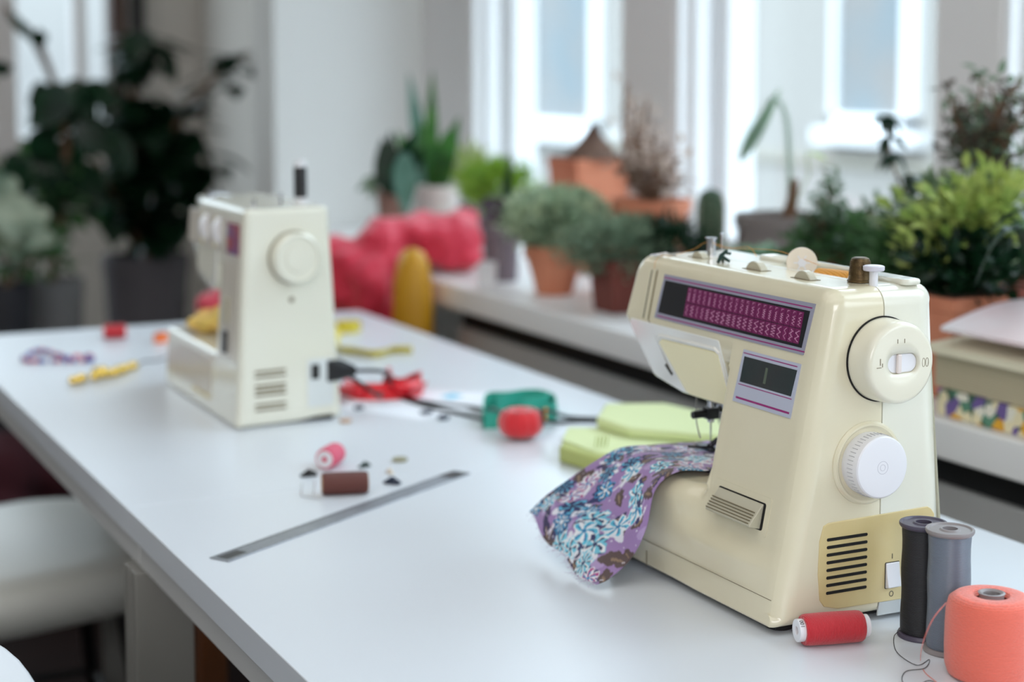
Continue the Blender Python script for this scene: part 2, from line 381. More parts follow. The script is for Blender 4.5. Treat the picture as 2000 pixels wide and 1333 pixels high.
# ------------------------------------------------------------------ tables
def make_table(label, x0, x1, y0, y1, legs, rnd=.0012):
    t = empty('work_table', ((x0 + x1) / 2, (y0 + y1) / 2, 0), label, 'table', 'white work tables')
    T = Matrix.Translation((-(x0 + x1) / 2, -(y0 + y1) / 2, 0))
    a = MB(); rbox(a, x0, y0, TZ - .026, x1, y1, TZ, rnd, T); obj('tabletop', a, [m_table], t)
    e = MB(); rbox(e, x0 + .012, y0 + .002, TZ - .06, x1 - .012, y1 - .002, TZ - .0262, .001, T)
    ap = obj('apron', e, m_edge, t)
    for (lx, ly) in legs:
        l = MB(); rbox(l, lx, ly, 0, lx + .058, ly + .022, TZ - .0605, .002, T); obj('leg', l, m_leg, t)
    return t
YS = 1.635; X0, X1 = .386, 1.084; YF = 2.806
make_table('near white work table, its top carrying the cream sewing machine and the thread spools', X0, X1, .2, YS - .0003, [(X0 + .002, .23), (X1 - .074, .23), (X0 + .002, YS - .023), (X1 - .074, YS - .023)])
make_table('far white work table joined to the near one, carrying the second sewing machine', X0, X1, YS + .0003, YF, [(X0 + .002, YS + .002), (X1 - .074, YS + .002), (X0 + .22, YF - .074), (X1 - .074, YF - .074)])
# third table: only its rounded corner shows at the lower left
t3 = empty('side_table', (-.1, .9, 0), 'white table with a rounded corner showing at the lower left edge of the photo', 'table')
pl = []
for k in range(13):
    a = PI / 2 * k / 12; pl.append((.215 - .16 + .16 * math.cos(a), 1.215 + .22 * math.sin(a)))
pl += [(-.6, 1.435), (-.6, .3), (.219, .3)]
a = MB(); a.prism(pl, lambda x, y, t: Vector((x + .1, y - .9, TZ - .026 + .026 * t))); obj('tabletop', a, m_table, t3, bevel=.003)
for lx, ly in ((.08, 1.2), (-.5, 1.3), (.1, .4), (-.5, .4)):
    a = MB(); a.cyl((lx + .1, ly - .9, 0), (lx + .1, ly - .9, TZ - .026), .02); obj('leg', a, m_edge, t3)

# ------------------------------------------------------------------ sewing machine shells
def rounded(outline, vr, seg=6, step=.012):
    """round every corner of a polygon; returns points, source segment blend"""
    n = len(outline); pts = []; sg = []
    for i in range(n):
        p = Vector(outline[i]); a = Vector(outline[i - 1]); c = Vector(outline[(i + 1) % n]); r = vr[i]
        da, dc = (a - p).normalized(), (c - p).normalized(); ang = da.angle(dc)
        t = min(r / math.tan(ang / 2), .45 * (a - p).length, .45 * (c - p).length); r = t * math.tan(ang / 2)
        cen = p + (da + dc).normalized() * (r / math.sin(ang / 2)); v0 = p + da * t - cen; v1 = p + dc * t - cen
        tot = v0.angle_signed(v1)
        for k in range(seg + 1):
            q = v0.copy(); q.rotate(Matrix.Rotation(-tot * k / seg, 2)); pts.append(cen + q); sg.append(((i - 1) % n, i, k / seg))
        nx = Vector(outline[(i + 1) % n]); dn = (nx - p)
        # subdivide the straight run
        nr = vr[(i + 1) % n]; dprev = (p - nx).normalized(); c2 = Vector(outline[(i + 2) % n]); an2 = dprev.angle((c2 - nx).normalized()); t2 = min(nr / math.tan(an2 / 2), .45 * dn.length, .45 * (c2 - nx).length)
        L0, L1 = t, dn.length - t2; m = max(1, int((L1 - L0) / step))
        for k in range(1, m):
            pts.append(p + dn.normalized() * (L0 + (L1 - L0) * k / m)); sg.append((i, i, 0))
    return pts, sg
def shell(name, outline, segr, vr, u0, u1, frad, brad, cuts, m, parent, umap, boo=None, vcuts=()):
    """lofted shell: outline (v,w) polygon, both rims rolled over by frad / brad (times segr on each side)"""
    P, sg = rounded(outline, vr); n = len(P)
    R = [segr[a] * (1 - k) + segr[b_] * k for a, b_, k in sg]
    area = sum(P[i].x * P[(i + 1) % n].y - P[(i + 1) % n].x * P[i].y for i in range(n)); sgn = 1 if area > 0 else -1
    D = []
    for i in range(n):
        a = (P[i] - P[i - 1]).normalized(); c = (P[(i + 1) % n] - P[i]).normalized()
        na, nc = Vector((-a.y, a.x)) * sgn, Vector((-c.y, c.x)) * sgn; mm = (na + nc); mm = mm / max(.3, mm.length_squared) * 2 if mm.length > 1e-6 else na
        D.append(mm)
    b = bmesh.new(); rings = []; NT = 7
    def ring(inset, x): rings.append([b.verts.new((x(i), P[i].x + D[i].x * inset(i), P[i].y + D[i].y * inset(i))) for i in range(n)])
    fr_ = lambda i: max(frad * R[i], .0004) if frad > .001 else .0004
    br_ = lambda i: max(brad * R[i], .0004) if brad > .001 else .0004
    for k in range(NT + 1):
        th = PI / 2 * k / NT; ring(lambda i: fr_(i) * (1 - math.sin(th)), lambda i: fr_(i) * (1 - math.cos(th)))
    for k in range(NT + 1):
        th = PI / 2 * (1 - k / NT); ring(lambda i: br_(i) * (1 - math.sin(th)), lambda i: 1 - br_(i) * (1 - math.cos(th)))
    for q in range(len(rings) - 1):
        for i in range(n): b.faces.new((rings[q][i], rings[q][(i + 1) % n], rings[q + 1][(i + 1) % n], rings[q + 1][i]))
    b.faces.new(rings[0][::-1]); b.faces.new(rings[-1])
    for wv in cuts: bmesh.ops.bisect_plane(b, geom=b.verts[:] + b.edges[:] + b.faces[:], plane_co=(0, 0, wv), plane_no=(0, 0, 1))
    for vv in vcuts: bmesh.ops.bisect_plane(b, geom=b.verts[:] + b.edges[:] + b.faces[:], plane_co=(0, vv, 0), plane_no=(0, 1, 0))
    for v in b.verts:
        x = v.co.x; u = u0(v.co.y, v.co.z) + x if x < .5 else u1(v.co.y, v.co.z) - (1 - x)
        v.co = umap(u, v.co.y, v.co.z)
    bmesh.ops.triangulate(b, faces=[f for f in b.faces if len(f.verts) > 4])
    bmesh.ops.recalc_face_normals(b, faces=b.faces)
    me = bpy.data.meshes.new(name); b.to_mesh(me); b.free(); me.materials.append(m)
    me.polygons.foreach_set('use_smooth', [True] * len(me.polygons)); me.set_sharp_from_angle(angle=math.radians(50))
    o = bpy.data.objects.new(name, me); COL.objects.link(o); o.parent = parent
    if boo:
        for bo in boo:
            bm_ = bpy.data.meshes.new('cut'); bo.b.to_mesh(bm_); co = bpy.data.objects.new('cut', bm_); COL.objects.link(co); co.parent = parent
            d = o.modifiers.new('x', 'BOOLEAN'); d.object = co; d.operation = 'DIFFERENCE'; d.solver = 'EXACT'; CUTS.append((o, co))
    d = o.modifiers.new('w', 'WEIGHTED_NORMAL'); d.keep_sharp = True; d.weight = 80
    return o
CUTS = []
def bake_cuts():
    dg = bpy.context.evaluated_depsgraph_get(); dg.update()
    done = {}
    for o, c in CUTS:
        if o not in done: done[o] = bpy.data.meshes.new_from_object(o.evaluated_get(dg))
    for o, me in done.items():
        o.modifiers.clear(); o.data = me
    for o, c in CUTS: bpy.data.objects.remove(c)
    CUTS.clear()

def rrect(a0, b0, a1, b1, r, n=5):
    p = []
    for (cx, cy, s) in ((a1 - r, b1 - r, 0), (a0 + r, b1 - r, 1), (a0 + r, b0 + r, 2), (a1 - r, b0 + r, 3)):
        for k in range(n + 1):
            t = PI / 2 * (s + k / n); p.append((cx + r * math.cos(t), cy + r * math.sin(t)))
    return p

# ================================================================== machine one (near)
M1 = empty('sewing_machine', (.730, 1.035, TZ), 'large cream sewing machine in the foreground with a magenta stitch chart and ivory handwheel', 'sewing machine', 'sewing machines')
H = .262
def sst(a, b_, x): x = min(1, max(0, (x - a) / (b_ - a))); return x * x * (3 - 2 * x)
def fu(v, w):      # front profile of column and base: the foot bulges out below a soft shoulder
    return .2 * w - max(0, .2 * w - .0026) * (1 - sst(.046, .064, w)) * sst(.0, .06, v)
def head_u(v, w):
    if v > .12 and w < .2065 and w > .12: return .0413 + (.2065 - w) * .30
    u = fu(v, w)
    if w < .10: k = sst(.106, .150, v); u = u * (1 - k) + (.0026 + .0004 * w / .088) * k
    return u
OUT = [(0, .006), (.262, .006), (.262, .088), (.119, .088), (.119, .186), (.140, .186), (.142, .150), (.178, .143), (.228, .143), (.276, .152), (.2995, .2065), (.291, H), (0, H)]
seg1 = [.2, .8, 1.2, .2, .2, .2, .3, .4, .4, .6, .7, .75, 1.2]
vr1 = [.008, .016, .016, .004, .003, .003, .004, .006, .010, .012, .012, .018, .016]
US = .0995
ub = lambda v, w: .1725 - .07 * w
idm = lambda u, v, w: Vector((u, v, w))
cutw = [.028, .046, .050, .054, .058, .061, .064, .2065]; cutv = [.01, .02, .03, .04, .05, .06, .106, .112, .1192, .125, .13, .137, .144, .150]
shell('front_shell', OUT, seg1, vr1, head_u, lambda v, w: US - .0004, .0135, 0, cutw, m_cream, M1, idm, vcuts=cutv)
rec = MB(); rec.box(.1075, .055, .2505, .139, .165, .30)
shell('rear_shell', OUT, seg1, vr1, lambda v, w: US + .0004, ub, 0, .019, [], m_cream2, M1, idm, boo=[rec])  # paler plastic puts the cool window light into the rear half
# bottom tray and feet
b = MB(); rbox(b, .010, .010, .0022, .152, .252, .0075, .001); obj('bottom_tray', b, m_rubber, M1)
for x, y in ((.022, .022), (.022, .235), (.135, .022), (.135, .235)):
    b = MB(); b.lathe([(.010, 0), (.0115, .001), (.0115, .006), (.010, .0065)], 20, Matrix.Translation((x, y, 0))); obj('rubber_foot', b, m_rubber, M1)
def FP(v, w, off):      # point on the sloping front plane, lifted by off
    return Vector((.2 * w - off * .98, v, w + off * .196))
def front(poly, o0, o1, name, m, parent, bevel=None):
    mb = MB(); mb.prism(poly, lambda a, c, t: FP(a, c, o0 + (o1 - o0) * t)); return obj(name, mb, m, parent, bevel=bevel)
# stitch chart
pn = front([(.0235, .2100), (.2435, .2100), (.2390, .2486), (.0195, .2496)], -.001, .0009, 'chart_panel', m_plate, M1)
for (w0, w1) in ((.2455, .2465), (.2120, .2130)):
    front([(.022, w0), (.239, w0 - .0003), (.239, w1 - .0003), (.022, w1)], .0008, .0010, 'magenta_line', m_mag, pn)
sw_ = front([(.0265, .2150), (.2385, .2150), (.2360, .2435), (.0240, .2435)], .0008, .0011, 'chart_window', m_screen, pn)
cells = MB(); gly = MB(); NC = 21; c0, c1 = .0305, .1975; cw = (c1 - c0) / NC
random.seed(3)
def stroke(mb, pts, wd, off0, off1):
    for (a, b2) in zip(pts[:-1], pts[1:]):
        dx, dy = b2[0] - a[0], b2[1] - a[1]; L = math.hypot(dx, dy) or 1; nx, ny = -dy / L * wd / 2, dx / L * wd / 2
        mb.prism([(a[0] + nx, a[1] + ny), (b2[0] + nx, b2[1] + ny), (b2[0] - nx, b2[1] - ny), (a[0] - nx, a[1] - ny)], lambda p, q, t: FP(p, q, off0 + (off1 - off0) * t))
for i in range(NC):
    v0 = c0 + i * cw
    for r, (w0, w1) in enumerate(((.2172, .2286), (.2291, .2418))):
        cells.prism([(v0 + .0004, w0), (v0 + cw - .0002, w0), (v0 + cw - .0002, w1), (v0 + .0004, w1)], lambda a, c, t: FP(a, c, .0010 + .0003 * t))
        vm = v0 + cw / 2; k = random.randrange(6); a_ = random.uniform(.0009, .0018); N = random.choice((4, 6, 8)); lo, hi = w0 + .0014, w1 - (.0042 if r else .0014)
        pts = [(vm + (a_ if j % 2 else -a_), lo + (hi - lo) * j / N) for j in range(N + 1)]
        if k == 5: pts = [(vm + a_ * math.sin(j * 1.1), lo + (hi - lo) * j / 12) for j in range(13)]
        stroke(gly, pts, .00042, .0012, .00145)
        if r == 0 and k != 2:
            stroke(gly, [(p + .0012 * (1 if j % 2 else -1), q) for j, (p, q) in enumerate(pts)], .0004, .0012, .00145)
        if r:
            stroke(gly, [(vm - .0012, w1 - .0012), (vm + .0012, w1 - .0012), (vm + .0012, w1 - .0026)], .0004, .0012, .00145)
            if i > 8: stroke(gly, [(vm - .0012, w1 - .0026), (vm - .0002, w1 - .0026)], .0004, .0012, .00145)
obj('chart_grid', cells, m_cell, pn); obj('stitch_symbols', gly, m_glyph, pn)
# small display panel
lp = front([(.0255, .1612), (.1045, .1612), (.1015, .2030), (.0240, .2030)], -.001, .0009, 'display_panel', m_plate2, M1)
front([(.0290, .1775), (.0990, .1775), (.0985, .1978), (.0270, .1978)], .0008, .0011, 'display_window', m_lcd, lp)
front([(.064, .181), (.0675, .181), (.067, .1935), (.0640, .1935)], .0010, .0012, 'lcd_digit', m_lcdbar, lp)
for (w0, w1, z) in ((.2000, .2008, 0), (.1752, .1759, 0), (.1640, .1656, 0)):
    front([(.0275, w0), (.1005, w0), (.1005, w1), (.0275, w1)], .0008, .0010, 'magenta_line', m_mag, lp)
# cream inset below the head and thread slot
m_headlit = mat('lit_head_plastic', (238, 238, 232), .12, coat=.8)  # whiter plastic, light bounced off the table put into the colour
def HP(v, w, off): u = .0413 + (.2065 - w) * .30; return Vector((u - off * .96, v, w - off * .29))
hc = [(.141, .152), (.178, .1455), (.226, .1455), (.268, .1535), (.2925, .2045), (.141, .2045)]
mb = MB(); mb.prism(rounded(hc, [.002, .01, .01, .012, .006, .002], 4, 1)[0], lambda a, c, t: HP(a, c, -.001 + .0016 * t)); obj('lit_head_panel', mb, m_headlit, M1, bevel=.0008)
cvr = [(.146, .1905), (.150, .1935), (.236, .1920), (.243, .1885), (.216, .1475), (.208, .1455), (.150, .1465), (.146, .150)]
mb = MB(); mb.prism(cvr, lambda a, c, t: HP(a, c, -.0003 + .0020 * t)); lc = obj('lamp_cover', mb, m_lampcream, M1, bevel=.0012)
rim = MB(); pr = [(.1435, .150), (.1435, .193), (.150, .1965), (.238, .195), (.2465, .189)]
mb = rim
for (a, c) in zip(pr[:-1], pr[1:]): mb.tube([HP(a[0], a[1], .0010), HP(c[0], c[1], .0010)], .0016, 8)
m_clear = mat('glossy_rim_plastic', (236, 234, 226), .08, coat=.8); obj('cover_rim', rim, m_clear, lc)
sl_ = MB(); pts = [FP(.2525, .2575, 0) + Vector((.004, 0, .0)), FP(.2530, .249, .0002), FP(.2535, .2075, .0002)]
sl_.tube(pts, [.0009, .0009, .0008], 6); sl_.tube([FP(.2535, .2075, .0002), HP(.236, .164, .0003)], [.0008, .0007], 6)
obj('thread_slot', sl_, m_groove, M1)
sl_ = MB(); sl_.tube([FP(.2615, .257, 0) + Vector((.004, 0, 0)), FP(.262, .249, .0001), FP(.2625, .207, .0001)], .0005, 6); obj('take_up_slot', sl_, m_hole, M1)
sl_ = MB(); sl_.tube([HP(.241, .168, .0005), HP(.234, .160, .0005)], .0015, 8); obj('thread_notch', sl_, m_hole, M1)
# reverse lever
lv = front(rrect(.030, .0685, .1100, .0985, .002), -.001, .0004, 'lever_bezel', m_cream, M1)
ho = front(rrect(.036, .0725, .102, .0935, .002), .0001, .0006, 'lever_recess', m_hole, lv)
mb = MB(); mb.prism([(0.0, -.0005), (.0105, .0), (.011, .0015), (.0015, .0185), (0, .0185)], lambda a, c, t: FP(.039 + .062 * t, .0738 + c, a))
lev = obj('reverse_lever', mb, m_lever, lv, bevel=.0008)
mb = MB()
for k in range(5):
    d = .0004 + .0022 * k; p = (.0104 - d * .5, .0018 + d)
    mb.tube([FP(.041, .0738 + p[1] + .0004, p[0] + .0006), FP(.1005, .0738 + p[1] + .0004, p[0] + .0006)], .00045, 6)
obj('lever_ribs', mb, m_groove, lv)
# yellowed vent panel on the end
def EP(poly, o0, o1, name, m, parent, bevel=None, uv0=0):
    mb = MB(); mb.prism(poly, lambda a, c, t: Vector((a, uv0 - (o0 + (o1 - o0) * t), c))); return obj(name, mb, m, parent, bevel=bevel)
vp = EP([(.0470, .0185), (.0430, .024), (.0410, .045), (.0420, .070), (.0455, .0815), (.050, .0835), (.1455, .0855), (.1490, .0835), (.1525, .0790), (.1535, .0165), (.150, .0140), (.060, .0150)], -.002, .0008, 'vent_panel', m_beige, M1, bevel=.0006)
for k in range(8):
    w0 = .0705 - k * .00595; EP(rrect(.0485, w0 - .0012, .0870, w0 + .0012, .0011), .0003, .0011, 'vent_slot', m_hole, vp)
sw2 = EP(rrect(.1045, .0245, .1185, .0455, .001), .0004, .0010, 'switch_frame', m_hole, vp)
mb = MB(); mb.prism([(0, .0250), (.0045, .0262), (.0022, .036), (.0012, .0450), (0, .0450)], lambda a, c, t: Vector((.1050 + .013 * t, -.0008 - a, c))); obj('power_switch', mb, m_wplast, vp, bevel=.0008)
EP([(.1112, .0480), (.1118, .0480), (.1118, .0520), (.1112, .0520)], .0008, .0010, 'on_mark', m_black, vp)
mb = MB()
for k in range(16):
    a0, a1 = 2 * PI * k / 16, 2 * PI * (k + 1) / 16
    q = [(.1112 + r * math.cos(a), .0200 + r * 1.1 * math.sin(a)) for r, a in ((.0016, a0), (.0016, a1), (.0021, a1), (.0021, a0))]
    mb.prism(q, lambda a, c, t: Vector((a, -.0008 - .0002 * t, c)))
obj('off_mark', mb, m_black, vp)
EP([(.1000, .0145), (.1545, .0125), (.1545, .004), (.0985, .004)], -.001, .0004, 'lower_cover', mat('grey_plastic', (188, 192, 192), .4), M1)
# handwheel
def RY(u, w): return Matrix.Translation((u, 0, w)) @ Matrix.Rotation(PI / 2, 4, 'X')     # local z -> -v
mb = MB(); mb.lathe([(.0325, -.002), (.0333, .0002), (.0333, .0012), (.0322, .0012)], 64, RY(.0975, .2067)); obj('wheel_gap', mb, m_hole, M1)
hw = MB(); hw.lathe([(.0322, -.001), (.0322, .004), (.0318, .0185), (.0314, .0212), (.0305, .0232), (.0290, .0244), (.0272, .0249), (.018, .0252), (.001, .0252)], 64, RY(.0975, .2067))
slot = MB(); slot.prism(rrect(.0975 - .0148 + .001, .2067 - .0078, .0975 + .0148 + .001, .2067 + .0078, .0077, 8), lambda a, c, t: Vector((a, -.0215 - .01 * t, c)))
hwo = obj('handwheel', hw, m_wheel, M1); co = obj('cut', slot, m_wheel, M1); d = hwo.modifiers.new('x', 'BOOLEAN'); d.object = co; d.solver = 'EXACT'; CUTS.append((hwo, co))
mb = MB(); mb.prism(rrect(.0975 - .0120, .2067 - .0072, .0975 + .0155, .2067 + .0072, .0070, 8), lambda a, c, t: Vector((a, -.0205 - .0022 * t, c))); sld = obj('clutch_slider', mb, m_wplast, hwo, bevel=.0006)
mb = MB(); mb.box(.0930, -.0256, .2067 - .0074, .0972, -.0225, .2067 + .0074); obj('slider_ridge', mb, mat('pinkish_white_plastic', (226, 214, 208), .3), hwo, bevel=.0012)
mb = MB()
for (u_, w_, hh) in ((.0925, .2225, .0032), (.0990, .2225, .0032), (.0765, .2070, .005), (.0755, .2040, 0), (.0785, .2055, .0028)):
    if hh: mb.box(u_, -.0256, w_, u_ + .0003, -.0250, w_ + hh)
    else: mb.box(u_ - .002, -.0256, w_ + .0010, u_ + .002, -.0250, w_ + .0013)
for cc in (.1178, .1212):
    mb.tube([Vector((cc + .0014 * math.cos(t * PI / 8), -.0251, .2062 + .0034 * math.sin(t * PI / 8))) for t in range(17)], .0002, 5)
obj('embossed_marks', mb, m_groove, hwo)
# stitch length knob with its ring
mb = MB(); mb.lathe([(.0325, -.001), (.0325, .0008), (.0308, .0026), (.0292, .0026), (.0275, .0008), (.0262, .0002), (.001, .0002)], 64, RY(.0857, .1267)); kr = obj('knob_ring', mb, m_cream, M1)
mb = MB(); mb.lathe([(.0242, .0002), (.0246, .004), (.0243, .0165), (.0239, .0181), (.0230, .0190), (.0215, .0193), (.001, .0193)], 64, RY(.0857, .1267)); kb = obj('stitch_knob', mb, m_wplast, M1)
mb = MB()
for k in range(48):
    a = 2 * PI * k / 48; c_, s_ = math.cos(a), math.sin(a)
    mb.tube([Vector((.0857 + .0247 * c_, -.0075, .1267 + .0247 * s_)), Vector((.0857 + .0245 * c_, -.0135, .1267 + .0245 * s_))], .0003, 5)
obj('grip_ridges', mb, mat('ridge_grey', (190, 189, 194), .5), kb)
mb = MB()
for r in (.0049, .0024): mb.tube([Vector((.0857 + r * math.cos(t * PI / 12), -.0193, .1267 + r * math.sin(t * PI / 12))) for t in range(25)], .00016, 5)
obj('centre_rings', mb, mat('ring_grey', (180, 178, 186), .5), kb)
# dials on top
for (u_, v_, r_) in ((.0828, .2348, .011), (.0764, .1379, .013), (.0758, .0692, .0125)):
    c_ = H - .0035; mb = MB(); mb.lathe([(r_ - .0006, -.0035), (r_, -.0028), (r_, .0028), (r_ - .0006, .0035)], 48, Matrix.Translation((u_, v_, c_ - r_ * .18)) @ Matrix.Rotation(PI / 2, 4, 'Y'))
    dl = obj('top_dial', mb, m_lever, M1)
    mb = MB(); hw_ = r_ * .86; mb.prism(rrect(u_ - .0055, v_ - hw_ - .003, u_ + .0055, v_ + hw_ + .003, .0015), lambda a, c, t: Vector((a, c, H - .0006 + .0009 * t))); obj('dial_slot', mb, m_groove, dl)
# recess lid, rim, spool pin cap, guides
mb = MB(); mb.tube(spline([(.1045, .178, H + .001), (.1045, .120, H + .0015), (.1045, .052, H + .001)], 4), .0011, 8)
lid = MB(); lid.prism(rrect(.122, .004, .1405, .206, .006), lambda a, c, t: Vector((a + (.001 if c > .1 else 0), c, H - .001 + .0048 * t)))
lid2 = obj('carry_handle', lid, m_cream2, M1, bevel=.002)
rec2 = MB(); rec2.box(.1, .055, .2, .1345, .165, .32); co = obj('cut', rec2, m_wheel, M1); d = lid2.modifiers.new('x', 'BOOLEAN'); d.object = co; d.solver = 'EXACT'; CUTS.append((lid2, co))
mb = MB(); mb.lathe([(.0122, -.0009), (.0130, -.0005), (.0130, .0005), (.0122, .0009)], 40, Matrix.Translation((.1165, .1305, H + .0045)) @ Matrix.Rotation(math.radians(62), 4, 'Z') @ Matrix.Rotation(PI / 2, 4, 'Y')); cp = obj('spool_cap', mb, m_bone, M1)
mb = MB()
Q = Matrix.Translation((.1165, .1305, H + .0045)) @ Matrix.Rotation(math.radians(62), 4, 'Z') @ Matrix.Rotation(PI / 2, 4, 'Y')
mb.lathe([(.0032, -.0014), (.0034, -.0012), (.0034, .0012), (.0032, .0014)], 24, Q)
for k in range(3): mb.box(-.0005, -.0068, -.0013, .0005, .0068, .0013, Q @ Matrix.Rotation(k * PI / 3, 4, 'Z'))
obj('cap_spokes', mb, m_wplast, cp)
mb = MB(); mb.cyl((.1010, .245, H - .001), (.1010, .245, H + .0155), .0042); mb.lathe([(.0055, 0), (.0055, .0012)], 24, Matrix.Translation((.1010, .245, H + .0150))); pt = obj('bobbin_post', mb, m_chrome, M1)
mb = MB(); mb.tube([(.1085, .240, H + .004), (.1085, .240, H + .0185)], .0009, 8); mb.ell((.1085, .240, H + .0190), (.0017,) * 3, 12); obj('post_pin', mb, m_chrome, pt)
mb = MB(); mb.lathe([(.0034, -.001), (.0034, .0115)], 24, Matrix.Translation((.1001, .0144, H))); ws = obj('winder_stem', mb, m_wplast, M1)
mb = MB(); mb.lathe([(.0078, .0112), (.0083, .0120), (.0083, .0146), (.0072, .0152), (.0055, .0150), (.002, .0146)], 36, Matrix.Translation((.1001, .0144, H))); obj('winder_cap', mb, mat('lilac_white_plastic', (206, 202, 212), .35), ws)
mb = MB(); mb.tube([(.052, .262, H + .0003), (.060, .262, H - .0004), (.075, .262, H + .0004)], .0007, 6); mb.tube([(.050, .266, H + .0004), (.062, .258, H + .003), (.070, .255, H + .0003)], .0007, 6); obj('thread_guide', mb, m_chrome, M1)
# needle, presser foot
nd = MB(); nu, nv = .0835, .216
nd.cyl((nu, nv, .152), (nu, nv, .118), .0030); nd.cyl((nu, nv, .118), (nu, nv, .0955), .0008, .0005); obj('needle_bar', nd, m_chrome, M1)
nd = MB(); rbox(nd, nu - .006, nv - .005, .121, nu + .006, nv + .005, .131, .001); nd.cyl((nu - .006, nv, .126), (nu - .019, nv, .1255), .0035, .0032, 14); obj('needle_clamp', nd, m_dsteel, M1)
nd = MB(); nd.cyl((nu + .014, nv - .003, .158), (nu + .014, nv - .003, .103), .0034); rbox(nd, nu + .008, nv - .010, .126, nu + .021, nv + .004, .134, .001); nd.cyl((nu + .006, nv - .012, .158), (nu + .006, nv - .012, .132), .0026); pb = obj('presser_bar', nd, m_chrome, M1)
nd = MB(); rbox(nd, nu - .006, nv - .010, .0935, nu + .006, nv + .016, .0955, .0008); nd.tube([(nu + .012, nv - .003, .105), (nu + .004, nv - .001, .100), (nu, nv + .003, .0950)], .0026, 8); nd.tube([(nu - .004, nv - .008, .097), (nu - .014, nv - .004, .0975), (nu - .021, nv + .004, .0970)], .0013, 6); obj('presser_foot', nd, m_dsteel, pb)
nd = MB(); nd.tube(spline([(nu - .012, nv + .004, .150), (nu - .014, nv + .002, .122), (nu - .010, nv + .001, .104)], 5), .0006, 6); obj('needle_threader', nd, m_chrome, M1)
mb = MB(); rbox(mb, .045, .150, .0865, .125, .250, .0888, .0006); obj('needle_plate', mb, m_steel, M1)
mb = MB(); mb.tube([(.0008, .186, .020), (.0008, .186, .007)], .0004, 5); mb.tube([(.0012, .004, .0285), (.0010, .252, .0285)], .0003, 5); obj('base_seam', mb, m_groove, M1)
# ================================================================== machine two (far)
M2 = empty('sewing_machine', (.5892, 1.9294, TZ), 'white sewing machine on the far table with a black plug in its side', 'sewing machine', 'sewing machines')
def m2map(u, v, w): return Vector((u + .0106 * v, v + .1217 * u * max(0, 1 - v / .3), w))
OUT2 = [(0, .0015), (.338, .0015), (.338, .078), (.098, .078), (.092, .190), (.104, .190), (.106, .164), (.118, .154), (.155, .153), (.190, .164), (.288, .200), (.260, H), (0, H)]
fu2 = lambda v, w: .054 * w + ((.172 - min(w, .172)) * .25 if (v > .13 and w > .1) else 0) + (.02 if (v > .2 and w > .1) else 0) * (v - .2) / .09
ub2 = lambda v, w: .1395 - .06 * w - (max(0, v - .2) * .1 if w > .1 else 0)
seg2 = [.25, .5, .5, .25, .25, .2, .3, .4, .4, .6, .5, .6, .8]
vr2 = [.006, .008, .006, .003, .003, .003, .004, .004, .004, .004, .004, .006, .006]
shell('shell', OUT2, seg2, vr2, fu2, ub2, .010, .010, [.10, .172], m_cream2, M2, m2map, vcuts=[.13, .2, .25])
def f2(poly, o0, o1, name, m, parent, bevel=None):
    mb = MB(); mb.prism(poly, lambda a, c, t: m2map(.054 * c - (o0 + (o1 - o0) * t), a, c)); return obj(name, mb, m, parent, bevel=bevel)
def e2(poly, o0, o1, name, m, parent, bevel=None):
    mb = MB(); mb.prism(poly, lambda a, c, t: m2map(a, 0, c) + Vector((.12 * (o0 + (o1 - o0) * t), -(o0 + (o1 - o0) * t), 0))); return obj(name, mb, m, parent, bevel=bevel)
m_m2face = mat('taupe_front_panel', (206, 198, 184), .35, coat=.3)
fp = f2([(.010, .200), (.083, .200), (.083, .205), (.245, .205), (.240, .248), (.010, .250)], -.001, .0012, 'control_panel', m_m2face, M2, .0006)
f2([(.014, .080), (.080, .080), (.078, .199), (.012, .199)], -.001, .0010, 'column_panel', m_m2face, M2, .0006)
m_pat = mat('coloured_stitch_chart', (58, 80, 150), .4, noise=(60, (170, 60, 60), (1, 1, 1)))
f2([(.014, .206), (.064, .206), (.064, .243), (.014, .243)], .0012, .0018, 'stitch_chart', m_pat, fp)
for v_ in (.100, .158):
    mb = MB(); T = Matrix.Translation(m2map(.0215, v_, .2285)) @ Matrix.Rotation(PI / 2, 4, 'X'); mb.lathe([(.0185, -.0052), (.0195, -.004), (.0195, .004), (.0185, .0052)], 40, T); obj('selector_dial', mb, m_wplast, fp, bevel=.001)
    f2([(v_ + .014, .208), (v_ + .020, .208), (v_ + .020, .245), (v_ + .014, .245)], .0012, .0018, 'dial_scale', m_lampcream, fp)
f2(rrect(.048, .122, .062, .152, .002), .001, .004, 'column_slider', m_lever, M2, .0005); f2(rrect(.050, .085, .066, .112, .002), .0008, .0040, 'reverse_lever', m_dsteel, M2, .0005)
f2(rrect(.115, .022, .325, .070, .003), -.001, .0012, 'drawer_front', m_m2face, M2, .0008)
f2([(.118, .018), (.200, .018), (.196, .0205), (.118, .0205)], .0008, .002, 'drawer_catch', m_gold, M2)
A = Matrix.Translation(m2map(.075, 0, .2025)) @ Matrix.Rotation(math.atan(.1217), 4, 'Z') @ Matrix.Rotation(PI / 2, 4, 'X')
mb = MB(); mb.lathe([(.030, -.002), (.0312, .003), (.0310, .0135), (.0285, .0165), (.0262, .0168), (.0250, .0152), (.001, .0152)], 56, A); hw2 = obj('handwheel', mb, m_cream2, M2)
mb = MB(); mb.lathe([(.0165, .0150), (.0160, .0166), (.001, .0168)], 40, A); obj('wheel_hub', mb, m_cream2, hw2)
mb = MB(); mb.lathe([(.0325, -.001), (.0325, .0006)], 40, A); obj('wheel_gap', mb, m_groove, M2)
mb = MB(); mb.lathe([(.0034, -.001), (.0034, .0006)], 20, Matrix.Translation(m2map(.0725, 0, .1515)) @ Matrix.Rotation(PI / 2, 4, 'X')); obj('screw_hole', mb, m_groove, M2)
